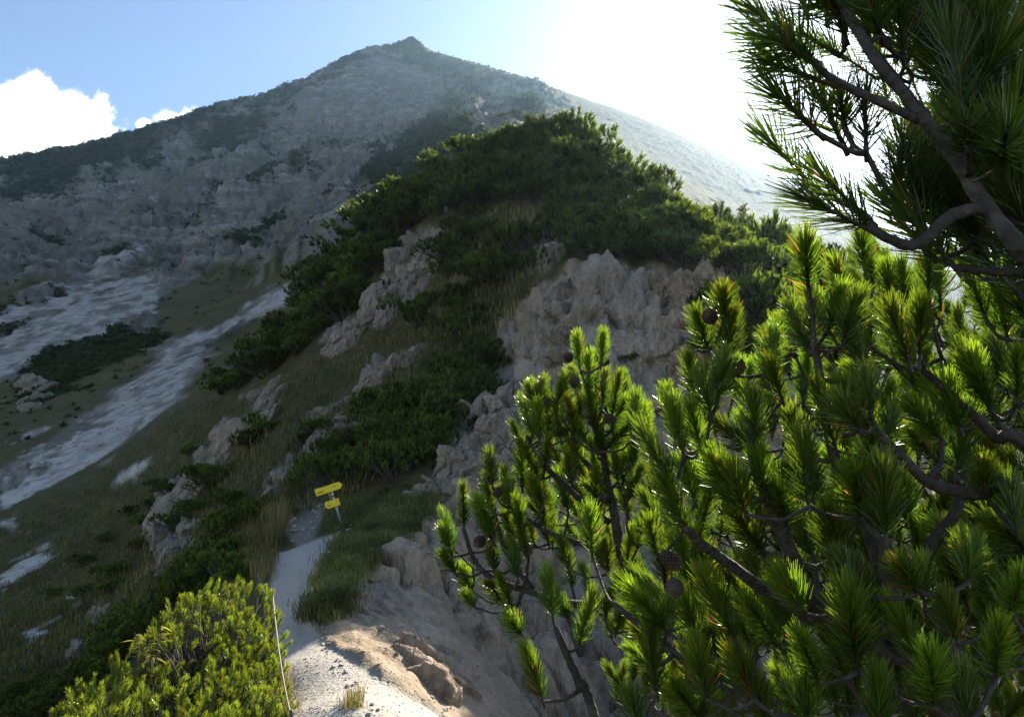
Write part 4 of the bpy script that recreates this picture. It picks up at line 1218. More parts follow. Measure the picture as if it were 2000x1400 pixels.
# --- a third one deep in the clump, filling the shade
bE = gz(1.15, 2.1)
tE = Pine('mountain_pine', 'dark shaded pine deep inside the clump at lower right', bE, 25)
tE.limb([bE, P3(1750, 1250, 2.3), P3(1700, 1050, 2.2), P3(1650, 850, 2.1)], 0.03, 0.006)
tE.limb([P3(1750, 1250, 2.3), P3(1550, 1200, 2.2), P3(1400, 1100, 2.1)], 0.018, 0.006)
tE.limb([P3(1750, 1250, 2.3), P3(1900, 1100, 2.3), P3(1950, 900, 2.2)], 0.018, 0.006)
tE.fill([(1330,1050),(1450,880),(1600,760),(1750,700),(2060,650),(2060,1440),(1320,1440)], 230, (1.75, 2.6), (.08, .13), -0.2, 21)
tE.build()

# --- more pine behind, along the right edge
bD = gz(2.1, 3.0)
tD = Pine('mountain_pine', 'shaded pine behind the big one at the right edge', bD, 24)
tD.limb([bD, P3(1850, 1000, 3.3), P3(1800, 800, 3.2), P3(1740, 620, 3.1), P3(1700, 520, 3.1)], 0.03, 0.006)
tD.limb([P3(1850, 1000, 3.3), P3(1950, 800, 3.3), P3(1960, 600, 3.3)], 0.02, 0.006)
tD.limb([P3(1850, 1000, 3.3), P3(1650, 850, 3.0), P3(1560, 760, 2.9)], 0.015, 0.006)
tD.fill([(1690,500),(1760,530),(1900,520),(2060,480),(2060,1100),(1650,1100),(1540,800),(1640,720)], 150, (2.6, 3.6), (.08, .14), -0.2, 22)
tD.build()

# --- pine bushes by the path (lower left), shoot by shoot
def shoot_bush(name, label, outline, n, r_of, seed, base_uvr, ln=(.09, .14), mind=13, lean=0.12):
    rg = np.random.default_rng(seed)
    b0 = ground_px(*base_uvr) if len(base_uvr) == 2 else P3(*base_uvr)
    b0 = Vector((b0.x, b0.y, ground_xy(b0.x, b0.y) - .05))
    root = link(name, None, label=label, cat='pine'); root.location = b0
    mb = MB()
    pts = poly_points(outline, n, rg, mind)
    for (u, v) in pts:
        hole = vnoise(np.array([u / 42.0]), np.array([v / 36.0]), np.array([seed * 1.0]), seed)[0]
        if hole < -.66: continue
        r = r_of(u, v) + rg.uniform(-.35, .35) - hole * .35
        p = P3(u, v, r)
        out = (p - b0); out.z = 0
        d = Vector((out.x * .35 + lean + rg.normal() * .38, out.y * .35 + rg.normal() * .38, 1.0)).normalized()
        L = rg.uniform(*ln)
        o = link('shoot', SHM[int(rg.integers(6))], None, root)
        o.location = p - b0; o.rotation_mode = 'QUATERNION'
        o.rotation_quaternion = d.to_track_quat('Z', 'Y') @ Quaternion((0, 0, 1), rg.uniform(0, 6.28))
        w = rg.uniform(.75, 1.3); o.scale = (w, w, L / .11 * rg.uniform(.7, 1.1))
        q = p - d * rg.uniform(.18, .4) + Vector((0, rg.uniform(0, .1), 0))
        a = b0 + (q - b0) * rg.uniform(.55, .8) + Vector((0, 0, -.05))
        mb.tube([a - b0, q - b0, p - b0], [.009, .006, .004], 5)
        if rg.random() < .12: mb.tube([Vector((0, 0, 0)), (a - b0) * .5 + Vector((0, 0, .05)), a - b0], [.02, .014, .009], 6)
    link('stem', mb.mesh('stem'), M_BARK, root)
    return root
shoot_bush('mountain_pine', 'sunlit pine bush with yellow green tips left of the railing post',
           [(270,1260),(300,1240),(330,1200),(360,1185),(420,1148),(445,1152),(500,1160),(528,1165),(540,1230),(552,1270),(545,1330),(470,1330),(380,1310),(300,1330),(275,1300)],
           300, lambda u, v: 8.4 - (v - 1150) / 180 * 1.3, 31, (430, 1420, 7.6), mind=9)
shoot_bush('mountain_pine', 'pine bush half in sun along the bottom edge left of the path',
           [(120,1400),(130,1360),(200,1345),(220,1300),(290,1320),(380,1310),(470,1330),(540,1330),(560,1395),(560,1430),(100,1430)],
           300, lambda u, v: 7.4 - (v - 1300) / 100 * .75 - (u - 350) * .0006, 32, (330, 1500, 6.4), mind=9)

# --- broom-like bushes for the ridge: many upright tufts on arching stems
def tuft_block(rg, n, size, blades=16):
    """n tufts' worth of ribbons about the z axis, as (n, blades, 4, 3)"""
    az = rg.uniform(0, 6.28, (n, blades)); s = rg.uniform(0.0, .75, (n, blades))
    ang = np.radians(rg.uniform(18, 70, (n, blades)) * (1 - .5 * s))
    rad = np.stack([np.cos(az), np.sin(az), 0 * az], -1)
    d = rad * np.sin(ang)[..., None] + np.array([0, 0, 1.]) * np.cos(ang)[..., None]
    side = np.stack([-np.sin(az), np.cos(az), 0 * az], -1)
    tw = rg.uniform(0, 3.14, (n, blades))
    w = side * np.cos(tw)[..., None] + np.cross(side, d) * np.sin(tw)[..., None]
    p0 = np.array([0, 0, 1.]) * (s * .9)[..., None]
    le = rg.uniform(.42, .62, (n, blades))[..., None]
    hw = 0.075
    V = np.stack([p0 - w * hw, p0 + w * hw, p0 + d * le + w * hw * .55, p0 + d * le - w * hw * .55], -2)
    return V * size
def rot_to(dirs, rg):
    """rotation matrices taking z to dirs"""
    z = dirs / np.linalg.norm(dirs, axis=1, keepdims=True)
    a = rg.normal(size=z.shape); x = a - (a * z).sum(1, keepdims=True) * z; x /= np.linalg.norm(x, axis=1, keepdims=True)
    y = np.cross(z, x)
    return np.stack([x, y, z], -1)
def bush_mesh(seed, ntuft=190, tsize=0.30, flat=0.75):
    rg = np.random.default_rng(seed)
    # lumpy dome: several overlapping mounds
    k = rg.integers(5, 8)
    mc = np.stack([rg.normal(size=k) * .48, rg.normal(size=k) * .48, rg.uniform(.05, .3, k)], -1); mr = rg.uniform(.38, .62, k)
    P = []; D = []; tone = []
    while len(P) < ntuft:
        i = rg.integers(k); d = rg.normal(size=3); d[2] = abs(d[2]) * 1.1 + .1; d /= np.linalg.norm(d)
        f = rg.uniform(.55, 1.0) if rg.random() < .35 else rg.uniform(.9, 1.12)
        p = mc[i] + d * mr[i] * f * np.array([1, 1, flat + .4])
        inside = any(np.linalg.norm((p - mc[j]) / np.array([1, 1, flat + .4])) < mr[j] * .72 for j in range(k))
        if inside and rg.random() < .9: continue
        P.append(p); D.append(np.array([d[0] * .55, d[1] * .55, .9]) + rg.normal(size=3) * .2); tone.append(f)
    P = np.array(P); D = np.array(D); n = len(P)
    V = tuft_block(rg, n, tsize)
    R = rot_to(D, rg)
    sc_ = rg.uniform(.75, 1.2, n)
    V = np.einsum('nij,nbkj->nbki', R, V) * sc_[:, None, None, None] + P[:, None, None, :]
    nb = V.shape[1]
    Vf = V.reshape(-1, 3); Q = np.arange(len(Vf)).reshape(-1, 4)
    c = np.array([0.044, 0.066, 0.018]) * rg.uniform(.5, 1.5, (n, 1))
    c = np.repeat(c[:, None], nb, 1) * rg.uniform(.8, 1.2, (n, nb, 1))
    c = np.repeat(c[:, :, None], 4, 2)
    c[:, :, :2] *= .55; c[:, :, 2:] *= np.array([2.3, 2.0, 1.2])       # fresh tips are paler; contrast raised to put sun and shade into the colour
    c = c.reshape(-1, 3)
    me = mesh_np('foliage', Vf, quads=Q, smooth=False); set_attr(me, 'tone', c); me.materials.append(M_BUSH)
    mb = MB()
    for i in range(26):
        p = P[rg.integers(n)]
        a = p * np.array([.15, .15, 0]); m1 = p * np.array([.6, .6, .35])
        mb.tube([tuple(a + [0, 0, -.25]), tuple(m1), tuple(p)], [.035, .022, .008], 5)
    st = mb.mesh('stem'); st.materials.append(M_BARK)
    return me, st
BUSH = [bush_mesh(900 + k) for k in range(7)]
BUSHF = [bush_mesh(950 + k, 340, 0.20) for k in range(4)]      # finer tufts for the nearer ones
rgB = np.random.default_rng(4)
def bush(g, size, label, group, hs=1.0, fine=False):
    me, st = (BUSHF if fine else BUSH)[int(rgB.integers(4 if fine else 7))]
    root = link('mountain_pine', None, label=label, cat='bush', group=group)
    root.location = g - Vector((0, 0, .16 * size)); root.rotation_euler = (rgB.normal() * .08, rgB.normal() * .08, rgB.uniform(0, 6.28))
    root.scale = (size * rgB.uniform(.85, 1.15), size * rgB.uniform(.85, 1.15), size * hs * rgB.uniform(.8, 1.2))
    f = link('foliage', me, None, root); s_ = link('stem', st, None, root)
    return root
ORD = ['leftmost', 'second from left', 'third from left', 'fourth from left', 'fifth from left', 'sixth from left', 'seventh from left', 'eighth from left', 'ninth from left', 'tenth from left', 'eleventh from left']
def thicket(poly, n, size, label, group, rmin, mind=18, hs=1.0, fine=False, rmax=70, up=0.0):
    lst = []
    for (u, v) in poly_points(poly, n, rgB, mind):
        g = ground_px(u, v, rmin)
        if g is None or g.length > rmax: continue
        lst.append((u, g))
    lst.sort(key=lambda t: t[0])
    for i, (u, g) in enumerate(lst):
        lab = label
        if len(lst) <= 11:
            lab = label + ', ' + (ORD[i] if i < len(lst) - 1 else 'rightmost')
        bush(g + Vector((0, 0, up)), rgB.uniform(*size), lab, group, hs, fine)
# knob, seen against the hazy mountain
thicket([(840,360),(930,300),(1000,275),(1060,262),(1105,280),(1140,315),(1150,345),(1140,390),(1060,400),(960,400),(860,420),(780,430),(770,400)], 52, (0.95, 1.5), 'dark pine bush in the thicket crowning the knob', 'bushes on top of the knob', 24, 25, 1.0)
thicket([(1150,318),(1240,366),(1330,436),(1400,474),(1440,535),(1430,545),(1330,520),(1240,510),(1160,500),(1100,470),(1090,400),(1130,350)], 54, (0.75, 1.15), 'pine bush with sunlit tips on the right shoulder above the rock tower', 'bushes on the right shoulder', 21, 24, .95)
thicket([(640,520),(700,450),(760,410),(800,420),(780,480),(740,550),(690,610),(640,640),(580,690),(520,740),(430,770),(450,720),(560,640)], 52, (0.95, 1.5), 'dark pine bush in the thicket along the left flank of the knob', 'bushes on the left flank', 24, 23, .85)
thicket([(850,470),(900,430),(970,440),(1030,480),(1020,540),(960,580),(900,560),(860,520)], 15, (0.7, 1.15), 'pine bush in the hollow between the rock face and the tower', 'bushes in the hollow', 22, 20)
thicket([(790,600),(850,560),(940,600),(970,630),(930,680),(860,650),(800,640)], 10, (0.5, 0.8), 'low pine bush on the grass left of the rock tower', 'low bushes left of the tower', 22, 24)
thicket([(865,760),(880,720),(920,690),(960,690),(975,730),(950,770),(900,800),(870,800)], 11, (0.6, 0.85), 'dense pine bush left of the sandy ledge', 'bushes left of the ledge', 20, 18, 1.2, True)
thicket([(650,940),(650,900),(720,850),(780,800),(850,780),(870,830),(850,890),(790,930),(720,955)], 20, (0.65, 0.95), 'dense dark pine bush behind the signpost', 'bushes behind the signpost', 19, 20, 1.15, True)
thicket([(420,1040),(440,1000),(490,990),(510,1030),(480,1075),(430,1080)], 5, (0.5, .7), 'dark pine bush left of the rubble path', 'bushes left of the rubble', 15, 18, 1.2, True)
thicket([(330,1020),(370,990),(410,990),(390,1020),(350,1040)], 4, (0.5, .7), 'dark bush on top of the broad grey slab', 'bushes on the broad slab', 18, 16, 1.0, True)
thicket([(385,950),(420,920),(460,910),(455,940),(410,960)], 4, (0.6, .8), 'dark bush below the tall grey slab', 'bushes below the tall slab', 18, 16, 1.0, True)
thicket([(470,860),(520,830),(520,860),(480,880)], 3, (0.5, .7), 'small dark bush beside the rock tooth', 'bushes beside the rock tooth', 20, 16)
thicket([(580,860),(640,830),(650,850),(600,870)], 3, (0.4, .55), 'small bush on the long rock rib', 'bushes on the long rib', 19, 18)
thicket([(140,1400),(180,1330),(230,1280),(280,1230),(330,1180),(400,1120),(470,1095),(490,1115),(460,1150),(400,1170),(320,1210),(260,1260),(220,1320),(160,1400)], 26, (0.45, 0.75), 'shaded dark bush behind the sunlit pine bush', 'shaded bushes behind the sunlit ones', 9, 22, 1.1, True)
thicket([(20,1400),(60,1330),(130,1330),(120,1400)], 6, (0.4, .6), 'dark low bush in the bottom left corner', 'low bushes bottom left', 12, 24, 0.9, True)
thicket([(60,1150),(150,1080),(250,1010),(340,900),(420,830),(380,900),(280,1080),(180,1200)], 14, (0.35, .6), 'scattered low bush on the grass slope at left', 'scattered bushes on the left slope', 16, 30, .8)
# the dip behind the right shoulder
thicket([(1440,560),(1420,470),(1470,440),(1530,470),(1600,490),(1620,560),(1560,640),(1480,640)], 30, (0.9, 1.4), 'hazy pine bush in the dip behind the right shoulder', 'bushes behind the right shoulder', 27, 20, 1.2)
thicket([(1440,600),(1520,600),(1640,660),(1700,760),(1560,760),(1450,700)], 16, (0.8, 1.2), 'shaded pine bush below the right shoulder', 'bushes below the right shoulder', 20, 26, 1.1)

# yellowish cushion of low growth on the rock
g = ground_px(1225, 716, 14)
o = bush(g, .28, 'small yellowish cushion plant on the rock below the tower', None, .6, True)

# --- little larch on the right shoulder
def small_tree(g, h, label):
    root = link('larch', None, label=label, cat='tree'); root.location = g
    mb = MB(); mb.tube([(0, 0, -.2), (0.04, 0, h * .5), (-.05, 0, h)], [.06, .045, .012], 7)
    rg = np.random.default_rng(8)
    Vs = []; cs = []
    for i in range(34):
        z = h * rg.uniform(.25, 1.0); a = rg.uniform(0, 6.28); L = (h - z) * .36 + .22
        tip = Vector((math.cos(a) * L, math.sin(a) * L, z + L * rg.uniform(-.05, .25)))
        mb.tube([(0, 0, z), tuple(tip * .5 + Vector((0, 0, z * .5))), tuple(tip)], [.018, .012, .005], 5)
        for k in range(7):
            f = rg.uniform(.25, 1); p = np.array([tip.x * f, tip.y * f, z + (tip.z - z) * f])
            V = tuft_block(rg, 1, .13, 12)
            R = rot_to(rg.normal(size=(1, 3)) + [[0, 0, 1]], rg)
            Vs.append((np.einsum('nij,nbkj->nbki', R, V) + p).reshape(-1, 3))
    V = np.concatenate(Vs); me = mesh_np('crown', V, quads=np.arange(len(V)).reshape(-1, 4), smooth=False)
    set_attr(me, 'tone', np.tile([[.13, .125, .035]], (len(V), 1)) * rg.uniform(.7, 1.2, (len(V), 1)))
    link('trunk', mb.mesh('trunk'), M_BARK, root); link('crown', me, M_BUSH, root)
g = ground_px(1455, 500, 30) or P3(1455, 470, 37)
small_tree(g, 2.3, 'small straggly yellowish larch sticking out above the hazy bushes')

# --- shrubs on the mountain, too many and too far to count
def far_shrubs():
    rg = np.random.default_rng(17)
    dens = (W_shrub * 1.0 + 0.012 * (q1 > 0.10) * (RG > 110) * (1 - W_scree) + .02 * (m_grassf > .5))
    dens = np.where((RG > 95) & (RG < 850), dens, 0) * (RIGHT < .3) * (TG < 0.06)
    # only where the ground can be seen, by its area in view
    vis = (TF >= TMAX - 0.004)
    dUV = np.abs(np.gradient(TF, axis=0)) * RG ** 0.0
    w = (dens * vis * (dUV + .0004)).ravel(); w /= w.sum()
    n = 15000
    idx = rg.choice(len(w), n, p=w)
    P = np.stack([XF.ravel()[idx], YF.ravel()[idx], ZF.ravel()[idx]], -1)
    r = RG.ravel()[idx]
    P[:, :2] += rg.normal(size=(n, 2)) * (r * .0015)[:, None]
    size = rg.uniform(.6, 1.2, n) * np.clip(r / 330, .5, 1.7)
    nb = 13
    c = rg.normal(size=(n, nb, 3)); c /= np.linalg.norm(c, axis=-1, keepdims=True); c *= rg.uniform(.35, 1, (n, nb, 1)); c[..., 2] = np.abs(c[..., 2]) * .75
    tri = rg.normal(size=(n, nb, 3, 3)) * .34
    V = (c[:, :, None] + tri) * size[:, None, None, None] + P[:, None, None]
    col = np.array([.045, .066, .022]) * rg.uniform(.65, 1.4, (n, 1)); col = np.repeat(col[:, None], nb * 3, 1).reshape(-1, 3)
    V = V.reshape(-1, 3)
    me = mesh_np('far_shrubs', V, tris=np.arange(len(V)).reshape(-1, 3), smooth=False); set_attr(me, 'tone', col)
    link('far_shrubs', me, M_FARSHRUB, kind='stuff', label='dark shrub cover on the far mountain slopes', cat='shrubs')
far_shrubs()

# --- grass
def grass(name, label, pts, hgt, wid, per, cols, seed, spread=.08, droop=.5):
    rg = np.random.default_rng(seed)
    P = np.repeat(np.array([p[:] for p in pts]), per, 0); n = len(P)
    P = P + rg.normal(size=P.shape) * np.array([spread, spread, 0])
    a = rg.uniform(0, 6.28, n); h = hgt * rg.uniform(.45, 1.25, n) * np.clip(1 + 1.1 * fbm(P[:, 0] / .5, P[:, 1] / .5, P[:, 2] / .5, 2, 3), .35, 2); ln = h * rg.uniform(.15, .9, n) * droop
    dx = np.stack([np.cos(a), np.sin(a), 0 * a], -1); sd = np.stack([-np.sin(a), np.cos(a), 0 * a], -1)
    z = np.array([0, 0, 1.])
    w = wid * rg.uniform(.7, 1.3, n)[:, None]
    b = P - z * .03
    m = P + z * (h * .65)[:, None] + dx * (ln * .35)[:, None]
    t = P + z * h[:, None] * .92 + dx * ln[:, None]
    V = np.stack([b - sd * w, b + sd * w, m + sd * w * .8, m - sd * w * .8, t], 1).reshape(-1, 3)
    base = (np.arange(n) * 5)[:, None]
    k = rg.integers(0, len(cols), n); c = np.array(cols)[k] * rg.uniform(.7, 1.3, (n, 1)) * np.clip(1 + .7 * fbm(P[:, 0] / .9, P[:, 1] / .9, P[:, 2] / .9, 2, 8), .5, 1.6)[:, None]
    me = mesh_np(name, V, base + np.array([[3, 2, 4]]), base + np.array([[0, 1, 2, 3]]), smooth=False)
    set_attr(me, 'tone', np.repeat(c, 5, 0))
    return link(name, me, M_GRASS, kind='stuff', label=label, cat='grass')
def gpts(poly, n, rmin, rmax=70, seed=0):
    rg = np.random.default_rng(seed); out = []
    for (u, v) in poly_points(poly, n, rg):
        g = ground_px(u, v, rmin)
        if g is not None and g.length < rmax: out.append(g)
    return out
GR = [(.06, .085, .02), (.10, .105, .03), (.15, .125, .05), (.04, .065, .016)]
DRY = [(.24, .19, .09), (.30, .24, .12), (.14, .13, .05), (.20, .16, .08)]
GR2 = [tuple(c * 1.35 for c in g) for g in GR]
grass('bank_grass', 'tufted olive grass on the bank between path and eroded slope', gpts(POLY_BANK, 1700, 8, seed=1), .11, .0045, 9, GR2 + GR2 + DRY[2:], 41, .09, 1.5)
grass('dry_grass', 'tall straw coloured grass along the left edge of the path', gpts([(440,1080),(470,1050),(520,1020),(560,1010),(560,1050),(536,1080),(528,1150),(500,1130)], 260, 11, seed=2), .42, .0035, 9, DRY, 42, .10)
grass('sign_grass', 'dark grass around the foot of the signpost', gpts([(640,1050),(640,1000),(680,970),(790,950),(800,965),(740,990),(690,1030)], 420, 14, seed=3), .15, .005, 9, GR, 43)
grass('path_edge_grass', 'little tufts of dry grass on the sunlit path edge', gpts([(530,1400),(535,1330),(545,1290),(560,1340),(575,1400)], 130, 5, seed=4) + gpts([(670,1385),(680,1365),(700,1365),(708,1385),(690,1390)], 26, 5, seed=5), .13, .0022, 9, DRY + [GR[1]], 44, .03)
slope_polys = [[(0,1400),(0,1000),(150,950),(330,800),(430,700),(430,780),(640,700),(760,620),(900,560),(1000,580),(960,640),(860,820),(700,960),(560,1020),(520,1090),(400,1120),(200,1300),(120,1400)]]
def turf_pts(n, seed):
    out = []
    for g in gpts(slope_polys[0], n, 12, 62, seed):
        i = int(np.clip(np.searchsorted(S, math.log(math.hypot(g.x, g.y))), 0, NR - 1)); j = col_of(math.atan2(g.x, g.y))
        if W_rock[i, j] + W_path[i, j] + W_dirt[i, j] + W_scree[i, j] < .5: out.append(g)
    return out
grass('slope_grass', 'olive and straw turf on the left flank of the ridge', turf_pts(9000, 6), .20, .012, 7, GR + [DRY[2], DRY[3]], 45, .22, 1.0)
grass('knob_grass', 'brownish grass among the rocks and bushes of the knob', gpts([(900,440),(1080,330),(1110,420),(1050,520),(1000,640),(860,680),(800,640),(880,520)], 900, 20, seed=7), .28, .014, 8, [DRY[2], DRY[3], GR[2]], 46, .25)

# --- pale leafed shrub among the sunlit pine
def leafy(u, v, r):
    b = P3(u, v, r); b = Vector((b.x, b.y, b.z - .25))
    root = link('willow_shrub', None, label='small shrub with narrow yellowish leaves in the sunlit pine bush', cat='shrub'); root.location = b
    rg = np.random.default_rng(3); mb = MB()
    lv = MB(); lv.add([(0, 0, 0), (.011, .03, .004), (-.011, .03, .004), (.010, .07, .003), (-.010, .07, .003), (0, .115, -.01)], [(1, 2, 4, 3)], [(0, 2, 1), (3, 4, 5)])
    me = lv.mesh('leaf'); set_attr(me, 'tone', np.tile([[.24, .22, .04]], (6, 1))); me.materials.append(M_BUSH)
    for i in range(7):
        tip = Vector((rg.uniform(-.16, .18), rg.uniform(-.12, .12), rg.uniform(.22, .42)))
        mb.tube([(0, 0, -.3), tuple(tip * .5), tuple(tip)], [.005, .004, .002], 5)
        for k in range(7):
            o = link('leaf', me, None, root); o.location = tip * rg.uniform(.5, 1.02)
            o.rotation_euler = (rg.uniform(-.7, .3), rg.uniform(-.6, .6), rg.uniform(0, 6.28)); o.scale = [rg.uniform(.7, 1.2)] * 3
    link('stem', mb.mesh('stem'), M_BARK, root)
leafy(300, 1262, 7.0)
# ------------------------------------------------------------------ signpost, railing, cross, dead wood
def flat_mat(name, col, rough=0.5, metal=0.0, scale=20, var=0.15):
    c0 = tuple(x * (1 - var) for x in col); c1 = tuple(min(1, x * (1 + var)) for x in col)
    return plain(name, c0, c1, scale, rough, metal)
M_YEL = flat_mat('yellow_paint', (0.78, 0.60, 0.015), 0.45, 0, 6, .07)
M_INK = flat_mat('black_print', (0.02, 0.02, 0.02), 0.6)
M_ZINC = flat_mat('galvanised_steel', (0.42, 0.45, 0.48), 0.45, 0.6)
M_RED = flat_mat('red_paint', (0.55, 0.06, 0.04), 0.5)
M_WHITE = flat_mat('white_paint', (0.75, 0.75, 0.73), 0.5)
M_DARKPOST = flat_mat('dark_rod', (0.06, 0.055, 0.05), 0.6)
M_ROD = flat_mat('bare_rod', (0.26, 0.23, 0.19), 0.5, 0.3)

def signpost():
    foot = ground_px(668, 1024, 14)
    r = math.hypot(foot.x, foot.y)
    d = foot.length
    top = P3(644, 948, r); H = (top - foot).length
    root = link('signpost', None, label='leaning steel signpost with two yellow arrow boards beside the path', cat='signpost')
    root.location = foot
    ax = (top - foot).normalized()                       # along the leaning post
    view = foot.normalized()
    right = (view.cross(ax) * 1.0).normalized()
    if right.x < 0: right = -right
    fwd = right.cross(ax).normalized()
    if fwd.dot(view) > 0: fwd = -fwd                     # towards the viewer
    R = Matrix((right, fwd, ax)).transposed()            # columns: across, out of the board, up the post
    px = d / FPX
    mb = MB(); mb.tube([-ax * .25, ax * H * .5, ax * (H + .02)], [.027, .027, .027], 14)
    link('post', mb.mesh('post'), M_ZINC, root)
    for z0, z1, mt, nm in ((.71, .75, M_RED, 'red_band'), (.752, .80, M_WHITE, 'white_band'), (.46, .49, M_ZINC, 'clamp')):
        b = MB(); b.tube([ax * H * z0, ax * H * z1], [.030, .030], 14); link(nm, b.mesh(nm), mt, root)
    def board(nm, cz, cx, w, h, pts, lab):
        # outline in board coordinates, given a thickness
        out = []
        c = ax * cz + right * cx + fwd * .045
        n = len(pts)
        for o_ in (-.006, .006):
            for (x, y) in pts: out.append(tuple(c + right * (x * w) + ax * (y * h) + fwd * o_))
        q = [(i, (i + 1) % n, n + (i + 1) % n, n + i) for i in range(n)]
        t = [(0, i + 1, i) for i in range(1, n - 1)] + [(n, n + i, n + i + 1) for i in range(1, n - 1)]
        b = MB(); b.add(out, q, t)
        o = link(nm, b.mesh(nm, False), M_YEL, root); o['label'] = lab
        return o, c
    w1, h1 = 51 * px, 13.2 * px
    b1, c1 = board('arrow_board', H - h1 * .35, -3 * px, w1, h1, [(-.5, -.5), (.40, -.5), (.5, 0), (.40, .5), (-.5, .5)], 'long upper board pointing right')
    w2, h2 = 27.5 * px, 13.5 * px
    b2, c2 = board('arrow_board', H * .56, -5.2 * px, w2, h2, [(-.36, -.5), (.5, -.5), (.5, .5), (-.42, .5), (-.5, .22), (-.5, -.14)], 'short lower board pointing left')
    def ink(parent, c, w, h, rects, tri=None):
        b = MB()
        for (x, y, sx, sy) in rects:
            p = c + right * (x * w) + ax * (y * h) + fwd * .0105
            b.box(p, (sx * w, .002, sy * h), R)
        if tri:
            x, y, s = tri; p = c + right * (x * w) + ax * (y * h) + fwd * .0105
            b.add([tuple(p - right * s * w), tuple(p + right * s * w), tuple(p + ax * s * w * 1.9)], (), [(0, 1, 2)])
        o = link('lettering', b.mesh('lettering', False), M_INK, parent)
    rgL = np.random.default_rng(2)
    def word(x, y, n, cw, ch):
        return [(x + i * cw * 1.35, y + (rgL.random() - .5) * ch * .15, cw * rgL.uniform(.55, .95), ch * rgL.uniform(.6, 1.0)) for i in range(n)]
    ink(b1, c1, w1, h1, word(-.385, -.12, 10, .0145, .20) + word(.20, .04, 5, .013, .15), (-.435, -.22, .022))
    ink(b2, c2, w2, h2, word(-.36, -.10, 7, .026, .20) + word(-.20, .24, 2, .024, .15) + word(.30, .28, 3, .026, .14))
    for bb, cc_ in ((b1, c1), (b2, c2)):
        for zz in (-.28, .28):
            m_ = MB(); p_ = ax * (cc_.dot(ax) + zz * h1) + fwd * .05
            m_.tube([p_, p_ + fwd * .006], [.008, .007], 8); link('bolt', m_.mesh('bolt'), M_ZINC, bb)
    # third, edge-on board behind
    b = MB(); b.box(ax * (H * .80) + right * (-5.5 * px) + fwd * .02, (.012, .30, h1 * .9), R)
    o = link('arrow_board', b.mesh('arrow_board', False), M_YEL, root); o['label'] = 'third board seen edge-on between the two'
signpost()

def rail():
    top1 = P3(533, 1160, 8.0)
    foot1 = P3(543, 1368, 7.9); foot1 = Vector((top1.x + .04, top1.y - .05, ground_xy(top1.x + .04, top1.y - .05)))
    low = P3(541, 1290, 7.95)
    root = link('railing_post', None, label='thin tall rail rod beside the sunlit bush, pale upper half', cat='post'); root.location = foot1
    ax = top1 - foot1
    a = MB(); a.tube([-ax.normalized() * .15, ax * .48], [.006, .006], 8); link('lower_rod', a.mesh('lower_rod'), M_DARKPOST, root)
    b = MB(); b.tube([ax * .48, ax * .99, ax * 1.0], [.005, .005, .004], 8); up_ = link('upper_rod', b.mesh('upper_rod'), M_ROD, root)
    c = MB(); c.tube([ax * .965, ax * .985], [.008, .008], 8); link('clamp', c.mesh('clamp'), M_ZINC, up_)
    top2 = P3(569, 1386, 5.4)
    g2 = Vector((top2.x, top2.y, ground_xy(top2.x, top2.y)))
    root2 = link('railing_post', None, label='short rail rod with dark cap at the bottom edge of the path', cat='post'); root2.location = g2
    ax2 = top2 - g2
    if ax2.z < .3: ax2 = Vector((0, 0, .5))
    a = MB(); a.tube([Vector((0, 0, -.1)), ax2 * .93], [.010, .010], 8); link('rod', a.mesh('rod'), M_ROD, root2)
    a = MB(); a.tube([ax2 * .90, ax2], [.014, .013], 8); link('cap', a.mesh('cap'), M_DARKPOST, root2)
    top3 = P3(503, 1118, 11.2); g3 = Vector((top3.x, top3.y, ground_xy(top3.x, top3.y)))
    root3 = link('railing_post', None, label='farther rail rod half hidden in the tall straw grass', cat='post'); root3.location = g3
    a = MB(); a.tube([Vector((0, 0, -.1)), top3 - g3], [.009, .009], 8); link('rod', a.mesh('rod'), M_DARKPOST, root3)
    mb = MB()
    def cable(p, q, sag):
        n = 12
        return [p + (q - p) * (i / n) + Vector((0, 0, -sag * 4 * (i / n) * (1 - i / n))) for i in range(n + 1)]
    pts = cable(top3, foot1 + ax * .975, .08) + cable(foot1 + ax * .975, g2 + ax2 * .95, .10)[1:]
    o0 = pts[0]
    mb.tube([p - o0 for p in pts], [.005] * len(pts), 5)
    o = link('cable', mb.mesh('cable'), M_ROD, label='thin steel cable strung between the rail rods', cat='cable'); o.location = o0
rail()

def summit_cross():
    r = 826.0
    base = ground_px(757, 101, 700) or P3(757, 101, r)
    h = 11.5 / FPX * base.length
    root = link('summit_cross', None, label='tiny summit cross on the mountain top', cat='cross'); root.location = base
    a = MB(); a.box((0, 0, h * .45), (.42, .42, h * 1.1)); link('upright', a.mesh('upright', False), M_DEAD, root)
    a = MB(); a.box((0, 0, h * .70), (h * .5, .41, .42)); link('crossbar', a.mesh('crossbar', False), M_DEAD, root)
summit_cross()

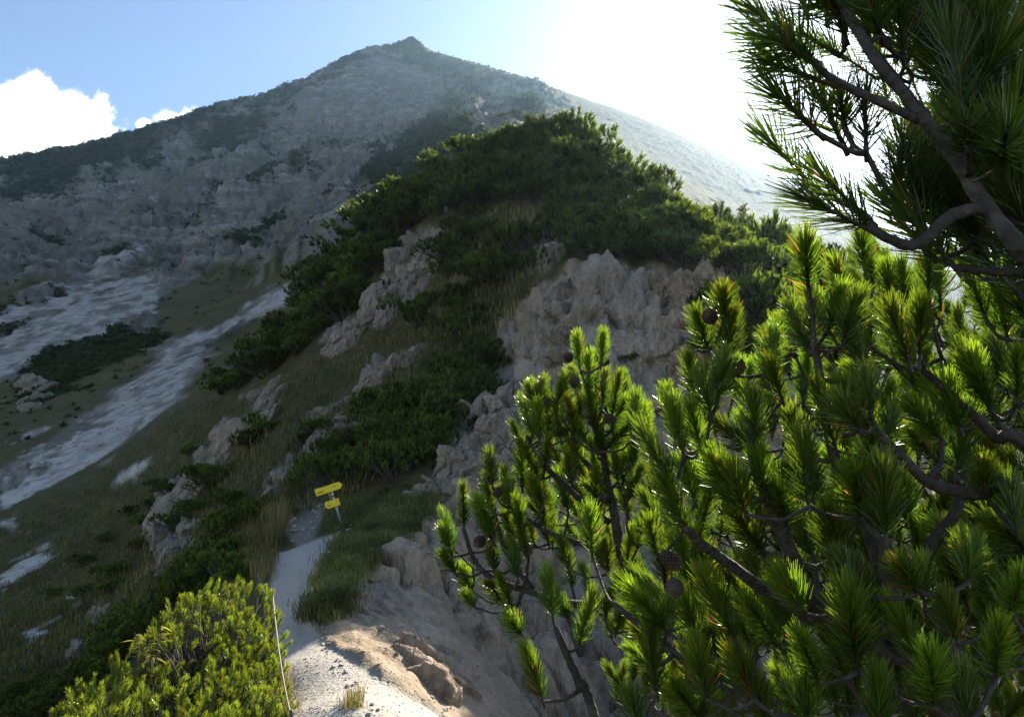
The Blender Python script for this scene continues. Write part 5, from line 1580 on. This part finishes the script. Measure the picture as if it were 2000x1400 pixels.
def deadwood(pts, r0, label, twigs=5, seed=1):
    rg = np.random.default_rng(seed)
    P = []
    for (u, v, dz) in pts:
        g = ground_px(u, v, 15)
        P.append(g)
    # keep the piece together at the distance of its foot
    r = math.hypot(P[0].x, P[0].y)
    P = [P[0]] + [P3(u, v, r + .15 * i) for i, (u, v, dz) in enumerate(pts[1:], 1)]
    o0 = P[0]
    mb = MB()
    n = len(P)
    mb.tube([p - o0 for p in P], [r0 * (1 - .75 * i / (n - 1)) for i in range(n)], 7)
    for k in range(twigs):
        f = rg.uniform(.25, .95) * (n - 1); i = int(f); p = P[i].lerp(P[min(i + 1, n - 1)], f - i)
        q = p + Vector((rg.normal() * .25, rg.normal() * .1, rg.uniform(.05, .35)))
        mb.tube([p - o0, (p + q) / 2 - o0 + Vector((0, 0, .03)), q - o0], [r0 * .35, r0 * .25, r0 * .1], 5)
    o = link('dead_branch', mb.mesh('dead_branch'), M_DEAD, label=label, cat='dead wood'); o.location = o0
deadwood([(897,705,0),(896,685,0),(899,668,0),(901,655,0)], .035, 'bare grey dead snag standing beside the bush left of the ledge', 6, 1)
deadwood([(780,765,0),(795,752,0),(815,742,0),(822,736,0)], .04, 'bleached dead branch lying on the rock band above the bushes', 7, 2)
deadwood([(655,812,0),(680,800,0),(705,788,0),(720,782,0)], .035, 'long grey dead branch lying across the lower rock band', 6, 3)
deadwood([(640,895,0),(655,888,0),(675,886,0)], .03, 'short pale dead twig at the left edge of the bushes behind the sign', 4, 4)
deadwood([(1010,640,0),(990,632,0),(975,620,0)], .04, 'dark exposed root beneath the bush left of the tower', 8, 5)
deadwood([(905,395,0),(912,405,0),(918,420,0)][::-1], .05, 'bleached dead stem in the thicket right of the white stone', 5, 6)
# ------------------------------------------------------------------ air
def haze():
    m, nt, out = new_mat('haze_air')
    pv = N(nt, 'ShaderNodeVolumePrincipled')
    pv.inputs['Color'].default_value = (0.45, 0.70, 1.0, 1)
    pv.inputs['Density'].default_value = HAZE_DENSITY
    pv.inputs['Anisotropy'].default_value = 0.72
    nt.links.new(pv.outputs[0], out.inputs['Volume'])
    zlo = float(ZF.min()) - 1.5; zhi = float(ZF.max()) + 25
    b = MB(); b.box((0, 1150, (zlo + zhi) / 2), (4400, 3100, zhi - zlo))
    return link('haze', b.mesh('haze', False), m, kind='stuff', label='thin pale haze filling the air before the mountain')
HAZE_DENSITY = 0.000085
haze()
